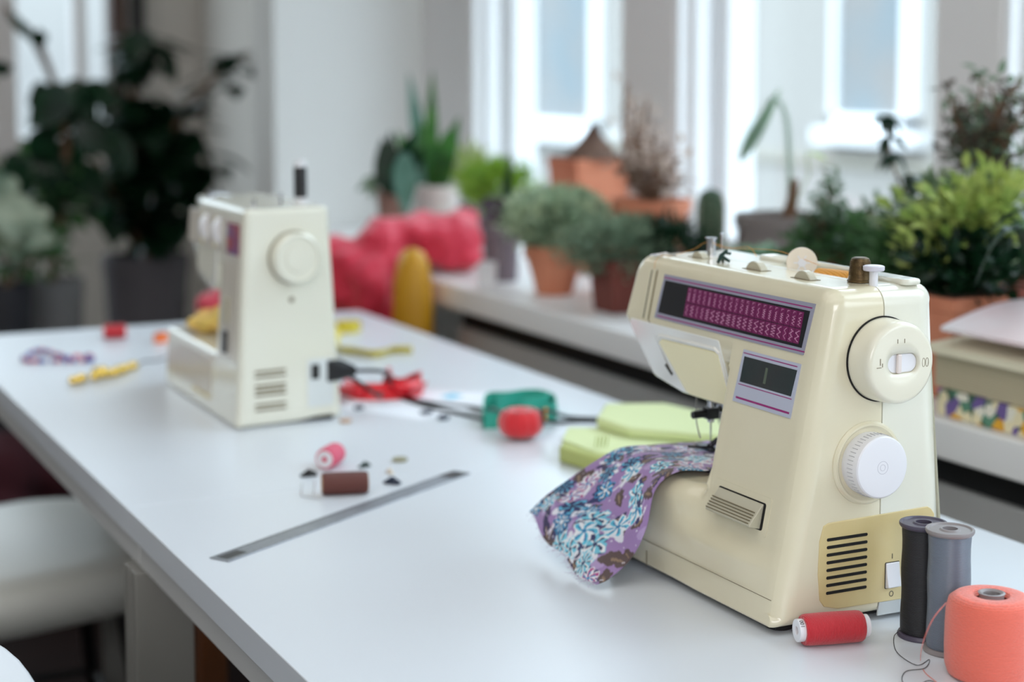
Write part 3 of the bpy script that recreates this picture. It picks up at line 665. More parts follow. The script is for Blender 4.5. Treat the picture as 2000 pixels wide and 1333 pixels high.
for w_ in (.0675, .0615, .0505, .0450, .0395, .0275, .0215):
    e2(rrect(.0235, w_ - .0014, .0640, w_ + .0014, .0012), .0001, .0009, 'vent_slot', m_groove, M2)
sp = e2(rrect(.0925, .018, .1275, .0765, .002), -.001, .0007, 'socket_panel', mat('cool_white_plastic', (214, 218, 216), .4), M2)
e2(rrect(.0975, .0520, .1080, .0700, .001), .0006, .0016, 'power_socket', m_black, sp)
mb = MB(); mb.lathe([(.0018, 0), (.0018, .0160)], 12, Matrix.Translation(m2map(.0700, .030, H))); obj('spool_pin', mb, m_chrome, M2)
mb = MB(); mb.lathe([(.0016, 0), (.0016, .056)], 12, Matrix.Translation(m2map(.1095, .070, H))); mb.lathe([(.009, 0), (.009, .002)], 24, Matrix.Translation(m2map(.1095, .070, H))); obj('spool_pin', mb, m_wplast, M2)
mb = MB(); mb.cyl(m2map(.03, .2, H), m2map(.03, .2, H + .010), .004); mb.tube([m2map(.02, .19, H + .001), m2map(.04, .20, H + .006), m2map(.06, .215, H + .001)], .0009); mb.tube([m2map(.035, .03, H + .001), m2map(.035, .03, H + .010)], .002); obj('thread_guide', mb, m_chrome, M2)
mb = MB(); mb.cyl(m2map(.07, .175, .166), m2map(.07, .175, .105), .003); mb.cyl(m2map(.07, .175, .105), m2map(.07, .175, .080), .0008); nb = obj('needle_bar', mb, m_chrome, M2)
mb = MB(); rbox(mb, .062, .165, .0795, .082, .195, .083, .001); mb.cyl(m2map(.085, .175, .16), m2map(.085, .175, .083), .003); obj('presser_foot', mb, m_chrome, M2)
mb = MB(); rbox(mb, .012, .012, .0006, .125, .325, .006, .001); obj('bottom_tray', mb, m_rubber, M2)

def spool(name, loc, axis, L, r, m_thr, m_core, label, cat, group=None, core_r=None, hole=.3, flange=None, paper=None, rzl=0, bulge=.02, ext=.0045):
    """spool along local X, resting on the table when axis is horizontal"""
    root = empty(name, loc, label, cat, group)
    d = Vector(axis).normalized(); R = d.to_track_quat('X', 'Z').to_matrix().to_4x4()
    X90 = Matrix.Rotation(PI / 2, 4, 'Y')
    pr = [(r * .90, -L / 2), (r * .97, -L / 2 + .0012), (r, -L / 2 + .004)] + [(r * (1 + bulge * math.sin(PI * k / 8) + random.uniform(-.006, .006)), -L / 2 + .004 + (L - .008) * k / 8) for k in range(1, 8)] + [(r, L / 2 - .004), (r * .97, L / 2 - .0012), (r * .90, L / 2)]
    mb = MB(); mb.lathe(pr, 48, R @ X90); th = obj('wound_thread', mb, m_thr, root)
    cr = core_r or r * .7; mb = MB()
    e = L / 2 + ext; h = cr * hole; mb.lathe([(h, -e), (cr, -e), (cr, e), (h, e), (h, e - .02), (h, -e + .02), (h, -e)], 36, R @ X90, close=False); co_ = obj('core', mb, m_core, root)
    return root, R
hc2 = [(.107, .166), (.119, .1565), (.154, .1555), (.189, .1665), (.280, .199), (.262, .206), (.107, .206)]
mb = MB(); mb.prism(hc2, lambda a, c, t: m2map(fu2(a, c) + .001 - .0022 * t, a, c)); obj('lit_head_panel', mb, m_headlit, M2, bevel=.0006)  # white overlay paints the light from below onto the lower head
# dark spool on machine two's pin
p = M2.location + m2map(.1095, .070, H)
b = empty('thread_spool', p + Vector((0, 0, .002)), 'dark navy thread spool with white ends standing on top of the far machine', 'thread spool')
mb = MB(); mb.lathe([(.0072, .004), (.0082, .006), (.0082, .041), (.0072, .043)], 32); obj('wound_thread', mb, m_bthread, b)
mb = MB(); mb.lathe([(.002, .0005), (.0076, .0005), (.0076, .0045), (.0060, .0045), (.0060, .043), (.0078, .043), (.0074, .050), (.002, .050), (.002, .0005)], 32, close=False); obj('core', mb, m_wplast, b)

# ------------------------------------------------------------------ floral cloth over the free arm
def w3(px, py, w): q = atz(px, py, TZ + w); return (q.x, q.y, q.z - TZ)
A_ = [(.835, 1.289, .0915), (.805, 1.290, .0920), (.775, 1.291, .0928), (.744, 1.290, .0930), (.7225, 1.297, .0815), (.7065, 1.320, .0610), w3(1068, 968, .044), w3(1034, 1000, .028)]
Mdl = [(.830, 1.240, .0915), (.800, 1.240, .0925), (.772, 1.240, .0932), (.744, 1.240, .0945), (.7225, 1.242, .0810), (.705, 1.246, .0560), w3(1120, 1020, .0330), w3(1088, 1078, .0130)]
B_ = [(.822, 1.190, .0912), (.795, 1.186, .0920), (.768, 1.186, .0925), (.742, 1.190, .0935), (.7225, 1.193, .0800), w3(1262, 1035, .0480), w3(1228, 1098, .0200), w3(1165, 1150, .0022)]
NU, NV = 230, 170
sa, sm, sb = [spline(c, 40) for c in (A_, Mdl, B_)]
def samp(s, t): x = t * (len(s) - 1); i = min(int(x), len(s) - 2); return s[i].lerp(s[i + 1], x - i)
P = []; rs = random.Random(5)
ph = [rs.uniform(0, 6) for _ in range(8)]
for i in range(NU + 1):
    t = i / NU; a, m_, c = samp(sa, t), samp(sm, t), samp(sb, t); row = []
    for j in range(NV + 1):
        s = j / NV
        q = a * ((1 - s) * (1 - 2 * s)) + m_ * (4 * s * (1 - s)) + c * (s * (2 * s - 1))
        hang = max(0, (t - .42) / .58)
        wv = math.sin(s * 9 + ph[0] + 2 * t) * .0022 * hang * (1 - t * .5) + math.sin(s * 21 + ph[1] + 5 * t) * .0008
        q = q + Vector((-.8, -.15, .55)) * wv
        if t > .95: q.z += .003 * math.sin(s * 14) * (t - .95) / .05
        q.z = max(q.z, .0014 + .0006 * math.sin(s * 50))
        row.append(q)
    P.append(row)
mb = MB(); mb.grid(P)
verts_uv = [(i / NU, j / NV) for i in range(NU + 1) for j in range(NV + 1)]
m_floral = bpy.data.materials.new('floral_cotton'); m_floral.use_nodes = True; n = m_floral.node_tree; bs = n.nodes['Principled BSDF']
bs.inputs['Roughness'].default_value = .75; bs.inputs['Sheen Weight'].default_value = .2
at_ = n.nodes.new('ShaderNodeAttribute'); at_.attribute_name = 'print'; n.links.new(at_.outputs['Color'], bs.inputs['Base Color'])
nz = n.nodes.new('ShaderNodeTexNoise'); nz.inputs['Scale'].default_value = 900; bp = n.nodes.new('ShaderNodeBump'); bp.inputs['Strength'].default_value = .35; bp.inputs['Distance'].default_value = .0005
tc = n.nodes.new('ShaderNodeTexCoord'); n.links.new(tc.outputs['Object'], nz.inputs[0]); n.links.new(nz.outputs['Fac'], bp.inputs['Height']); n.links.new(bp.outputs[0], bs.inputs['Normal'])
def floral(nu_, nv_, LU, LV, seed):
    r = np.random.RandomState(seed)
    X, Y = np.meshgrid(np.linspace(0, LU, nu_ + 1), np.linspace(0, LV, nv_ + 1), indexing='ij')
    col = np.zeros((nu_ + 1, nv_ + 1, 3)); col[:] = s2l((156, 126, 176))
    nse = lambda f, p: np.sin(X * f + p) * np.cos(Y * f * 1.3 + p * 2) + .5 * np.sin(X * f * 2.1 + Y * f * 1.7 + p)
    m = (nse(90, 1.2) > .75); col[m] = s2l((176, 152, 196))
    def blob(cx, cy, a, rx, ry, c, wob=.3):
        dx, dy = X - cx, Y - cy; u = dx * np.cos(a) + dy * np.sin(a); v = -dx * np.sin(a) + dy * np.cos(a)
        th = np.arctan2(v, u); rr = np.hypot(u / rx, v / ry); k = r.uniform(0, 6)
        m = rr < 1 + wob * np.sin(3 * th + k) * .5 + wob * .4 * np.sin(7 * th + k); col[m] = s2l(c)
    for _ in range(95):   # brown leaves and strokes
        cx, cy = r.uniform(0, LU), r.uniform(0, LV); a = r.uniform(0, PI)
        blob(cx, cy, a, r.uniform(.007, .018), r.uniform(.0035, .007), (88, 70, 68) if _ % 3 else (52, 46, 84)); blob(cx + .001, cy, a, .006, .0014, (142, 118, 96))
    for _ in range(26):
        blob(r.uniform(0, LU), r.uniform(0, LV), r.uniform(0, PI), .012, .0012, (224, 214, 228), .1)
    def flower(cx, cy, R, c_out, c_in, c_mid, N):
        dx, dy = X - cx, Y - cy; th = np.arctan2(dy, dx) + r.uniform(0, 6); rr = np.hypot(dx, dy) / R
        pet = .62 + .38 * np.abs(np.cos(th * N / 2)) + .06 * np.sin(th * 11)
        col[rr < pet] = s2l(c_out)
        st = (np.abs(np.sin(th * N / 2 + rr * 2)) > .80) & (rr < pet * .93) & (rr > .15); col[st] = s2l(c_in)
        st = (np.abs(np.sin(th * N / 2 + 1 + rr)) > .93) & (rr < pet * .7); col[st] = s2l(c_mid)
        col[rr < .16] = s2l(c_mid)
    C = [((232, 234, 238), (90, 190, 216), (40, 120, 170)), ((112, 196, 218), (236, 238, 240), (38, 44, 92)), ((52, 150, 196), (36, 42, 92), (232, 234, 236)), ((44, 48, 98), (96, 180, 214), (30, 34, 70)), ((230, 228, 236), (178, 60, 130), (60, 140, 190))]
    spots = []
    tries = 0
    while len(spots) < 44 and tries < 4000:
        tries += 1; c = (r.uniform(0, LU), r.uniform(0, LV))
        if all((c[0] - q[0]) ** 2 + (c[1] - q[1]) ** 2 > .0165 ** 2 for q in spots): spots.append(c)
    for i, (cx, cy) in enumerate(spots):
        cc = C[i % 5]; 
        if cx < LU * .42 and i % 3 == 0: cc = C[4]
        blob(cx + r.uniform(-.004, .004), cy + r.uniform(-.004, .004), r.uniform(0, 3), r.uniform(.011, .017), .010, (226, 226, 234) if i % 2 else (46, 48, 96), .5)
        flower(cx, cy, r.uniform(.011, .0165), *cc, r.choice([5, 6, 7, 9]))
    m = (nse(300, 3.) > 1.36); col[m] = s2l((228, 222, 232))
    return col.reshape(-1, 3)
cl = obj('floral_cloth', mb, m_floral, angle=180)
ca = cl.data.color_attributes.new('print', 'FLOAT_COLOR', 'POINT')
cc = floral(NU, NV, .235, .165, 11); ca.data.foreach_set('color', np.hstack([cc, np.ones((len(cc), 1))]).ravel())
cl.location = (0, 0, TZ); d = cl.modifiers.new('t', 'SOLIDIFY'); d.thickness = .0006; d.offset = 1
tag(cl, 'lilac cloth with blue and white flowers draped over the arm of the foreground machine', 'cloth')
fr_ = MB(); rs = random.Random(9)
for k in range(90):
    j = int(rs.random() ** .8 * NV); q = P[NU][j]; dd = Vector((rs.uniform(-1, .2), rs.uniform(-.7, .7), rs.uniform(-.5, .3))) * rs.uniform(.003, .010)
    e_ = q + dd; e_.z = max(e_.z, .0005); m_ = q.lerp(e_, .5) + Vector((rs.uniform(-1, 1), rs.uniform(-1, 1), rs.uniform(0, 1))) * .0015; m_.z = max(m_.z, .0005)
    fr_.tube([q, m_, e_], .00016, 4)
obj('frayed_threads', fr_, mat('pale_fray', (214, 204, 220), .8), cl)

# ------------------------------------------------------------------ things lying on the machine's top
M1p = M1.location
th = empty('thimble', M1p + Vector((.1020, .0335, H + .0002)), 'aged brass thimble standing on top of the cream machine', 'thimble')
mb = MB(); mb.lathe([(.0094, .0), (.0100, .0003), (.0100, .0016), (.0091, .0020), (.0088, .006), (.0076, .0165), (.0068, .0185), (.0050, .0194), (.001, .0196)], 48); cupm = obj('cup', mb, m_brass, th)
mb = MB()
for i in range(9):
    z = .0062 + i * .00125; rr = .0088 - (z - .006) * .115
    for k in range(40):
        a = 2 * PI * (k + .5 * (i % 2)) / 40; mb.ell((rr * math.cos(a), rr * math.sin(a), z), (.0004, .0004, .0004), 6)
obj('knurling', mb, m_brass, th)
o_, R_ = spool('thread_spool', M1p + Vector((.1210, .092, H - .0045)), (.25, -1, 0), .034, .0072, m_orange, m_wplast, 'orange thread spool lying in the recess on top of the cream machine', 'thread spool', core_r=.0045)
cp_ = M1p + Vector((.079, .1895, H)); mb = MB()
mb.tube([(-.007, 0, .001), (-.003, .002, .006), (.004, .003, .0105)], [.0016, .002, .0012], 8); mb.tube([(-.003, .002, .006), (.003, -.003, .0015)], [.0018, .0012], 8); mb.tube([(.001, .0025, .0085), (.006, .000, .008)], .0012, 8); mb.tube([(-.003, .002, .006), (.002, .006, .001)], .0014, 8)
tag(obj('plastic_clip', mb, m_dgreen, loc=cp_), 'small dark green plastic clip on top of the cream machine', 'clip')
mb = MB()
mb.tube(spline([(.1205, .110, H + .004), (.112, .16, H + .012), (.105, .215, H + .009), (.098, .246, H + .012), (.088, .252, H + .006), (.070, .256, H + .0008), (.056, .258, H + .0005), (.0505, .2575, H - .004), (.0485, .256, H - .010)], 8), .00022, 4)
mb.tube(spline([(.1015, .2395, H + .010), (.106, .225, H + .008), (.110, .200, H + .0115), (.112, .19, H + .004)], 8), .00022, 4)
tag(obj('loose_thread', mb, m_orange, loc=M1p), 'thin orange thread running across the top of the cream machine', 'thread')

# ------------------------------------------------------------------ spools beside the near machine
q = atz(1634, 1262)
rd, Rr = spool('thread_spool', (q.x, q.y + .006, TZ + .0118), Vector((.048, -.012, 0)), .047, .0118, m_red, m_wplast, 'red thread spool lying on its side in front of the cream machine', 'thread spool', core_r=.0085, hole=.35)
mb = MB()
e_ = -.047 / 2 - .0047
mb.lathe([(.0035, e_), (.0083, e_), (.0083, e_ + .0003), (.0035, e_ + .0003), (.0035, e_)], 32, Rr @ Matrix.Rotation(PI / 2, 4, 'Y'), close=False); obj('paper_label', mb, m_paper, rd)
def text_mesh(body, size):
    cu_ = bpy.data.curves.new('t', 'FONT'); cu_.body = body; cu_.size = size; cu_.extrude = .00006; cu_.align_x = 'CENTER'; cu_.align_y = 'CENTER'
    o = bpy.data.objects.new('t', cu_); COL.objects.link(o); bpy.context.view_layer.update()
    me = bpy.data.meshes.new_from_object(o.evaluated_get(bpy.context.evaluated_depsgraph_get())); bpy.data.objects.remove(o); return me
me = text_mesh('100', .0044); me.materials.append(m_black)
_d0, _t0 = Vector((0, -.62, .785)), Vector((0, .785, .62))
for v_ in me.vertices:      # wrap the print round the core
    a_ = v_.co.x / .0086; rr = .0086 + max(0, v_.co.z); v_.co = Vector((-.047 / 2 - .0022 - v_.co.y, 0, 0)) + (_d0 * math.cos(a_) + _t0 * math.sin(a_)) * rr
to = bpy.data.objects.new('printed_number', me); COL.objects.link(to); to.parent = rd; to.matrix_local = Rr

def tall_spool(px, py, H_, R, m_thr, m_fl, label, hr=.006):
    q = atz(px, py); root = empty('thread_spool', (q.x, q.y, TZ), label, 'thread spool')
    mb = MB(); mb.lathe([(R * .84, .003), (R * .88, .006)] + [(R * (.87 + .02 * math.sin(k * 1.3)), .006 + (H_ - .012) * k / 10) for k in range(1, 10)] + [(R * .88, H_ - .006), (R * .84, H_ - .003)], 56); obj('wound_thread', mb, m_thr, root)
    mb = MB()
    mb.lathe([(hr, 0), (R * .97, 0), (R, .0008), (R, .0018), (R * .95, .0036), (R * .6, .0040), (hr, .0040), (hr, 0)], 56, close=False)
    mb.lathe([(hr, .004), (hr + .002, .004), (hr + .002, H_ - .004), (hr, H_ - .004), (hr, .004)], 32, close=False)
    obj('lower_flange', mb, m_fl, root)
    mb = MB(); mb.lathe([(hr, H_ - .004), (R * .6, H_ - .004), (R * .95, H_ - .0036), (R, H_ - .0020), (R, H_ - .0006), (R * .98, H_), (R * .90, H_), (R * .84, H_ - .0012), (hr + .0022, H_ - .0012), (hr + .001, H_), (hr, H_), (hr, H_ - .004)], 56, close=False); obj('upper_flange', mb, m_fl, root)
    return root, q
bs_, qb = tall_spool(1799, 1243, .0885, .0180, m_bthread, m_flangeB, 'tall black thread spool standing closest to the cream machine')
gs_, qg = tall_spool(1850, 1272, .0925, .0178, m_gthread, m_flangeG, 'tall steel grey thread spool standing beside the black one', .0056)
q = atz(1925, 1340); q = Vector((q.x + .017, q.y + .015, TZ))
cn = empty('thread_cone', q, 'wide coral thread cone at the lower right corner of the table', 'thread spool')
Hc, Rc = .059, .0318
pr = [(.011, Hc - .004), (.013, Hc - .0005), (.020, Hc + .0000), (Rc * .80, Hc - .0012), (Rc * .93, Hc - .0045), (Rc * .985, Hc - .012), (Rc, Hc * .62), (Rc * 1.005, Hc * .35), (Rc * .99, .008), (Rc * .93, .002), (.01, .0015)]
mb = MB(); mb.lathe(pr[::-1], 72, close=False); obj('wound_thread', mb, m_coral, cn, angle=60)
mb = MB(); mb.lathe([(.0060, .001), (.0085, .001), (.0085, Hc - .0015), (.0095, Hc + .0010), (.0080, Hc + .0014), (.0060, Hc + .0002), (.0060, .001)], 40, close=False); obj('core', mb, m_flangeG, cn)
mb = MB()
def tp(px, py, z=.0006): v = atz(px, py, TZ + z); return (v.x, v.y, v.z)
mb.tube(spline([tuple(atz(1758, 1232, TZ + .004)), tp(1746, 1245), tp(1752, 1275), tp(1790, 1300), tp(1815, 1289), tp(1806, 1306), tp(1770, 1312), tp(1762, 1330), tp(1780, 1345), tp(1815, 1330), tp(1840, 1345)], 8), .00028, 5)
tag(obj('loose_thread', mb, m_bthread), 'thin black thread end curling on the table by the tall spools', 'thread')
q2 = aty(1846, 1180, q.y - .012)
mb = MB(); mb.tube(spline([tuple(aty(1848, 1178, q.y - .016)), tuple(aty(1822, 1210, q.y - .020)), tuple(aty(1803, 1255, q.y - .012)), tp(1798, 1290), tp(1805, 1312), tp(1825, 1330), tp(1850, 1350)], 8), .00028, 5)
tag(obj('loose_thread', mb, m_coral), 'thin coral thread end hanging from the wide cone', 'thread')

# ------------------------------------------------------------------ things in the middle of the table
q = atz(646, 912); pk, _ = spool('thread_spool', (q.x, q.y, TZ + .0118), (atz(672, 893) - atz(626, 921)), .033, .0116, m_pink, m_wplast, 'pink thread spool lying behind the brown one', 'thread spool', core_r=.0088, hole=.4, ext=.002)
q = atz(678, 968); bn, _ = spool('thread_spool', (q.x, q.y + .006, TZ + .0113), (atz(725, 962) - atz(630, 966)), .046, .0113, m_brownt, mat('tan_card', (196, 160, 120), .7), 'brown thread spool lying between the pink spool and the steel ruler', 'thread spool', core_r=.0095, hole=.5, ext=.0006)
# ruler
r0, r0b, r1, r1b = atz(410, 1089), atz(446, 1102), atz(884, 921), atz(920, 927)
c0_, c1_ = (r0 + r0b) / 2, (r1 + r1b) / 2; dr = (c1_ - c0_); Lr = dr.length; ang = math.atan2(dr.y, dr.x)
ru = empty('steel_ruler', (c0_.x, c0_.y, TZ), 'long steel ruler lying diagonally on the near part of the table', 'ruler', rz=ang)
mb = MB(); mb.prism([(-.0112, .0002), (.0112, .0002), (.0112, .0011), (-.0112, .0011)], lambda a, c, t: Vector((Lr * t, a, c))); obj('blade', mb, m_steel, ru, bevel=.0003)
mb = MB()
for k in range(int(Lr / .002) - 4):
    x = .006 + k * .002; l = .006 if k % 5 == 0 else .0035
    mb.box(x, .0108 - l, .0011, x + .00035, .0108, .00116)
    if k % 5 == 0: mb.box(x, -.0108, .0011, x + .0003, -.0075, .00116)
obj('scale_marks', mb, m_black, ru)
mb = MB(); mb.box(.004, -.006, .0011, .030, .006, .00115); obj('engraving', mb, m_dsteel, ru); mb = MB(); mb.box(Lr - .03, -.0108, .0011, Lr, .0108, .00115); obj('end_plate', mb, m_dsteel, ru)
# tomato pincushion
q = atz(1017, 858)
tm = empty('pincushion', (q.x, q.y, TZ), 'red tomato pincushion in front of the teal felt piece', 'pincushion')
P2 = []
for i in range(19):
    a = -PI / 2 + PI * i / 18; row = []
    for k in range(64):
        b_ = 2 * PI * k / 64; seg_ = 1 - .07 * abs(math.cos(b_ * 4)) ** 12
        rr = .0265 * max(.02, math.cos(a)) ** .62 * seg_; z = .0195 + .0190 * math.sin(a) * (1 - .1 * (1 - math.cos(a)))
        if i > 15: z -= .0016 * (i - 15)
        row.append((rr * math.cos(b_), rr * math.sin(b_), max(z, .0005)))
    P2.append(row)
mb = MB(); mb.grid(P2, closed_u=True); obj('cushion', mb, m_tomato, tm, angle=180)
mb = MB()
for k in range(8):
    b_ = 2 * PI * k / 8 + PI / 8 ; b_ = 2 * PI * k / 8
    mb.tube([(.0255 * max(.05, math.cos(a)) ** .62 * math.cos(b_) * .945, .0255 * max(.05, math.cos(a)) ** .62 * math.sin(b_) * .945, .0195 + .019 * math.sin(a)) for a in [-1.2 + .2 * j for j in range(13)]], .0004, 5)
obj('seam_thread', mb, m_dgreen, tm)
mb = MB(); dv = (RT * 1.0 + Vector((0, 0, .1))).normalized()
for k in range(7):
    a = 2 * PI * k / 7; u_ = UP * math.cos(a) + FW * math.sin(a); mb.leaf(Vector((0, 0, .024)) + dv * .0245, (u_ + dv * .35), dv, .013, .008, .3, .1)
obj('calyx', mb, m_dgreen, tm, solid=.0006)
mb = MB()
for k in range(3): mb.ell(Vector((0, 0, .026)) + dv * .029 + UP * (.006 - .006 * k) + FW * .004 * k, (.0022,) * 3, 12)
obj('pin_heads', mb, mat('orange_pinhead', (226, 150, 50), .3), tm)
# teal felt folded piece
def W(px, py, z=0): v = atz(px, py, TZ + z); return Vector((v.x, v.y, z))
tl = MB(); c_ = W(1012, 828)
def band(pts, h, th_, mb, flare=0):
    n_ = len(pts); P_ = []
    for i in range(n_):
        t = (Vector(pts[min(i + 1, n_ - 1)]) - Vector(pts[max(i - 1, 0)])).normalized(); nn = Vector((t.y, -t.x, 0)); p = Vector(pts[i])
        P_.append([p + nn * th_ / 2, p + nn * (th_ / 2 + flare) + Vector((0, 0, h)), p + nn * (flare - th_ / 2) + Vector((0, 0, h)), p - nn * th_ / 2])
    mb.grid(P_, closed_u=True); return mb
loop = spline([W(942, 838), W(948, 800), W(990, 795), W(1045, 792), W(1082, 800), W(1084, 820), W(1040, 826), W(985, 836), W(945, 838)], 6)
band(loop, .020, .0022, tl, .002)
loop = spline([W(965, 815), W(1000, 800), W(1050, 796), W(1075, 806), W(1020, 822)], 6); band(loop, .024, .002, tl, .003)
tag(obj('felt_strip', tl, m_teal, loc=(0, 0, TZ), angle=60), 'teal green folded felt strip behind the tomato pincushion', 'felt strip')
# pale lime folded cloth behind the machine
lm = empty('folded_cloth', (0.98, 1.70, TZ), 'pale lime folded cloth lying behind the floral cloth', 'cloth')
L0 = Vector((-.98, -1.70, 0))
def slab(poly, z0, z1, mb, wob=.0012):
    mb.prism([(p.x, p.y) for p in poly], lambda a, c, t: Vector((a, c, (z0 if t == 0 else z1) + (wob * math.sin(a * 90) if t else 0))) + L0)
mb = MB(); slab([W(1092, 905), W(1110, 868), W(1180, 868), W(1420, 905), W(1420, 960), W(1160, 925)], .0005, .017, mb); obj('lower_fold', mb, m_limed, lm, bevel=.003, sub=0)
mb = MB(); slab([W(1098, 893), W(1110, 868), W(1180, 868), W(1420, 905), W(1420, 950), W(1165, 918)], .0172, .0195, mb); obj('lower_fold_top', mb, m_lime, lm, bevel=.0008)
mb = MB(); slab([W(1165, 870), W(1182, 840), W(1300, 838), W(1400, 866), W(1420, 905), W(1230, 890)], .0198, .031, mb, .002); obj('upper_fold', mb, m_lime, lm, bevel=.003)
mb = MB()
for k in range(4): mb.tube([W(1163 + k * 7, 872, .020) + L0, W(1166 + k * 7, 852, .0325) + L0], .0008, 5)
obj('gathered_edge', mb, m_limed, lm)
mb = MB(); rs = random.Random(2)
for k in range(60):
    p = W(1100 + rs.random() * 45, 848 + rs.random() * 18, .002 + rs.random() * .006); mb.tube([p, p + Vector((rs.uniform(-.01, .01), rs.uniform(-.01, .01), rs.uniform(-.001, .004)))], .0006, 4)
for v_ in mb.b.verts: v_.co.z = max(v_.co.z, .0005)
tag(obj('lace_scrap', mb, m_lace, loc=(0, 0, TZ)), 'small white lace scrap beside the pale lime cloth', 'lace')
# red ribbon
rb = MB(); pts = spline([W(665, 772, .002), W(700, 778, .004), W(740, 772, .002), W(790, 778, .003), W(822, 768, .003)], 10); band(pts, .016, .0015, rb, .010)
pts = spline([W(745, 765), W(760, 748), W(778, 770), W(800, 762), W(824, 756), W(820, 774), W(770, 782), W(700, 782), W(668, 770)], 10); band(pts, .022, .0015, rb, .004)
tag(obj('satin_ribbon', rb, m_ribbon, loc=(0, 0, TZ), angle=80), 'bright red satin ribbon bundled beside the far machine', 'ribbon')
# paper sheet with a blue mark
pp = empty('paper_sheet', (0.88, 2.0, TZ), 'white paper sheet lying under the black cords', 'paper')
mb = MB(); mb.prism([(p.x - .88, p.y - 2.0) for p in (W(668, 800), W(700, 762), W(1010, 768), W(985, 790), W(820, 822))], lambda a, c, t: Vector((a, c, .0002 + .0004 * t))); obj('sheet', mb, m_paper, pp)
mb = MB(); mb.prism([(p.x - .88, p.y - 2.0) for p in (W(860, 776), W(885, 770), W(905, 775), W(880, 781))], lambda a, c, t: Vector((a, c, .0006 + .0004 * t))); obj('blue_print', mb, mat('sky_blue_print', (120, 196, 224), .6), pp)
# measuring tape
mt = empty('measuring_tape', (.95, 2.45, TZ), 'yellow measuring tape with one coil and a wavy end behind the far machine', 'measuring tape')
L0 = Vector((-.95, -2.45, 0))
mb = MB(); c_ = W(680, 648) + L0
band([c_ + Vector(((.022 - .0006 * k / 3) * math.cos(k * .35), (.022 - .0006 * k / 3) * math.sin(k * .35), .0005)) for k in range(72)], .016, .0012, mb); obj('coil', mb, m_tape, mt, angle=80)
mb = MB(); pts = [p + L0 for p in spline([W(668, 650, .001), W(660, 670, .001), W(668, 688, .001), W(700, 692, .001), W(735, 698, .001), W(765, 690, .001), W(806, 690, .001)], 10)]; band(pts, .012, .0012, mb, .009); obj('wavy_end', mb, m_tape, mt, angle=80)
# power cord
pc = empty('power_cord', M2.location, 'black forked power cord plugged into the far sewing machine', 'cord')
L0 = -M2.location + Vector((0, 0, TZ))
def wz(px, py, X=None, z=0): return W(px, py, z) + L0
b0 = m2map(.1295, 0, .0600)
mb = MB(); mb.prism([(-.0015, .046), (-.0015, .074), (.006, .071), (.020, .064), (.020, .053), (.006, .048)], lambda a, c, t: m2map(.1190 + .018 * t, 0, c) + Vector((a * .95, -a * .30 - .0015, 0))); plg = obj('plug', mb, m_black, pc, bevel=.0015)
e0 = m2map(.135, 0, .0585) + Vector((.012, -.006, 0))
mb = MB(); mb.tube(spline([e0, e0 + Vector((.04, -.02, -.002)), Vector(wz(770, 765, z=.006)), Vector(wz(825, 785, z=.003)), Vector(wz(930, 797, z=.003)), Vector(wz(990, 806, z=.027)), Vector(wz(1030, 806, z=.028)), Vector(wz(1070, 802, z=.020)), Vector(wz(1110, 815, z=.003)), Vector(wz(1200, 820, z=.0025)), Vector(wz(1420, 835, z=.0025)), Vector(wz(1640, 860, z=.0025))], 10), .0024, 8); obj('cord', mb, m_black, pc)
mb = MB(); mb.tube(spline([e0 + Vector((0, 0, -.006)), e0 + Vector((.03, -.02, -.030)), Vector(wz(750, 768, z=.004)), Vector(wz(830, 792, z=.003)), Vector(wz(900, 808, z=.0025)), Vector(wz(960, 823, z=.003)), Vector(wz(1010, 822, z=.020)), Vector(wz(1100, 824, z=.0025)), Vector(wz(1240, 826, z=.0025)), Vector(wz(1420, 842, z=.0025))], 10), .0024, 8); obj('cord', mb, m_black, pc)
def pebble(name, px, py, r, m, label, cat, h=None, hole=True):
    q = W(px, py); mb = MB(); h = h or r * .4; mb.lathe([(r * .25, h * .6), (r * .3, h * .9), (r * .75, h * .7), (r * .9, h), (r, h * .7), (r, h * .2), (r * .9, 0), (r * .25, 0)], 28); 
    return tag(obj(name, mb, m, loc=(q.x, q.y, TZ + .0004)), label, cat)
pebble('button', 701, 800, .0065, m_navy, 'small dark button lying on the paper beside the red ribbon', 'button', .004)
pebble('button', 833, 809, .0085, m_navy, 'small dark button on the paper, behind the one nearest its corner', 'button', .003)
pebble('button', 866, 819, .0075, m_navy, 'small dark button at the near corner of the paper sheet', 'button', .004)
pebble('button', 675, 825, .0075, mat('tan_button', (196, 160, 130), .4), 'tan button lying at the near corner of the far machine', 'button', .003)
pebble('button', 781, 901, .0085, mat('olive_button', (150, 146, 116), .4), 'olive tan button lying behind the white peg', 'button', .003)
def clip(px, py, s, m, label, rz):
    q = W(px, py); mb = MB(); rbox(mb, -.008 * s, -.003 * s, 0, .008 * s, .003 * s, .002 * s, .0006); mb.tube([(-.006 * s, 0, .002 * s), (0, 0, .006 * s), (.007 * s, 0, .0025 * s)], .0012 * s, 8); mb.ell((.0, 0, .0035 * s), (.003 * s, .0025 * s, .0025 * s), 12)
    o = tag(obj('plastic_clip', mb, m, loc=(q.x, q.y, TZ + .0003)), label, 'clip'); o.rotation_euler.z = rz; return o
clip(712, 913, .9, m_dgreen, 'dark green plastic clip lying to the right of the pink spool', .3)
clip(766, 946, 1.15, m_navy, 'navy plastic clip lying between the brown spool and the ruler', -.9)
clip(762, 925, .8, m_bone, 'small white peg touching the navy clip', 1.6)
clip(603, 931, 1.1, m_black, 'black clip lying at the left end of the pink spool', -.1)
mb = MB()
for a, b_ in (((590, 945), (588, 968)), ((615, 940), (612, 968))): mb.tube([W(*a, .0015), W(*b_, .0008)], .0003, 5)
mb.tube([W(588, 970, .0006), W(628, 976, .0006)], .0003, 5)
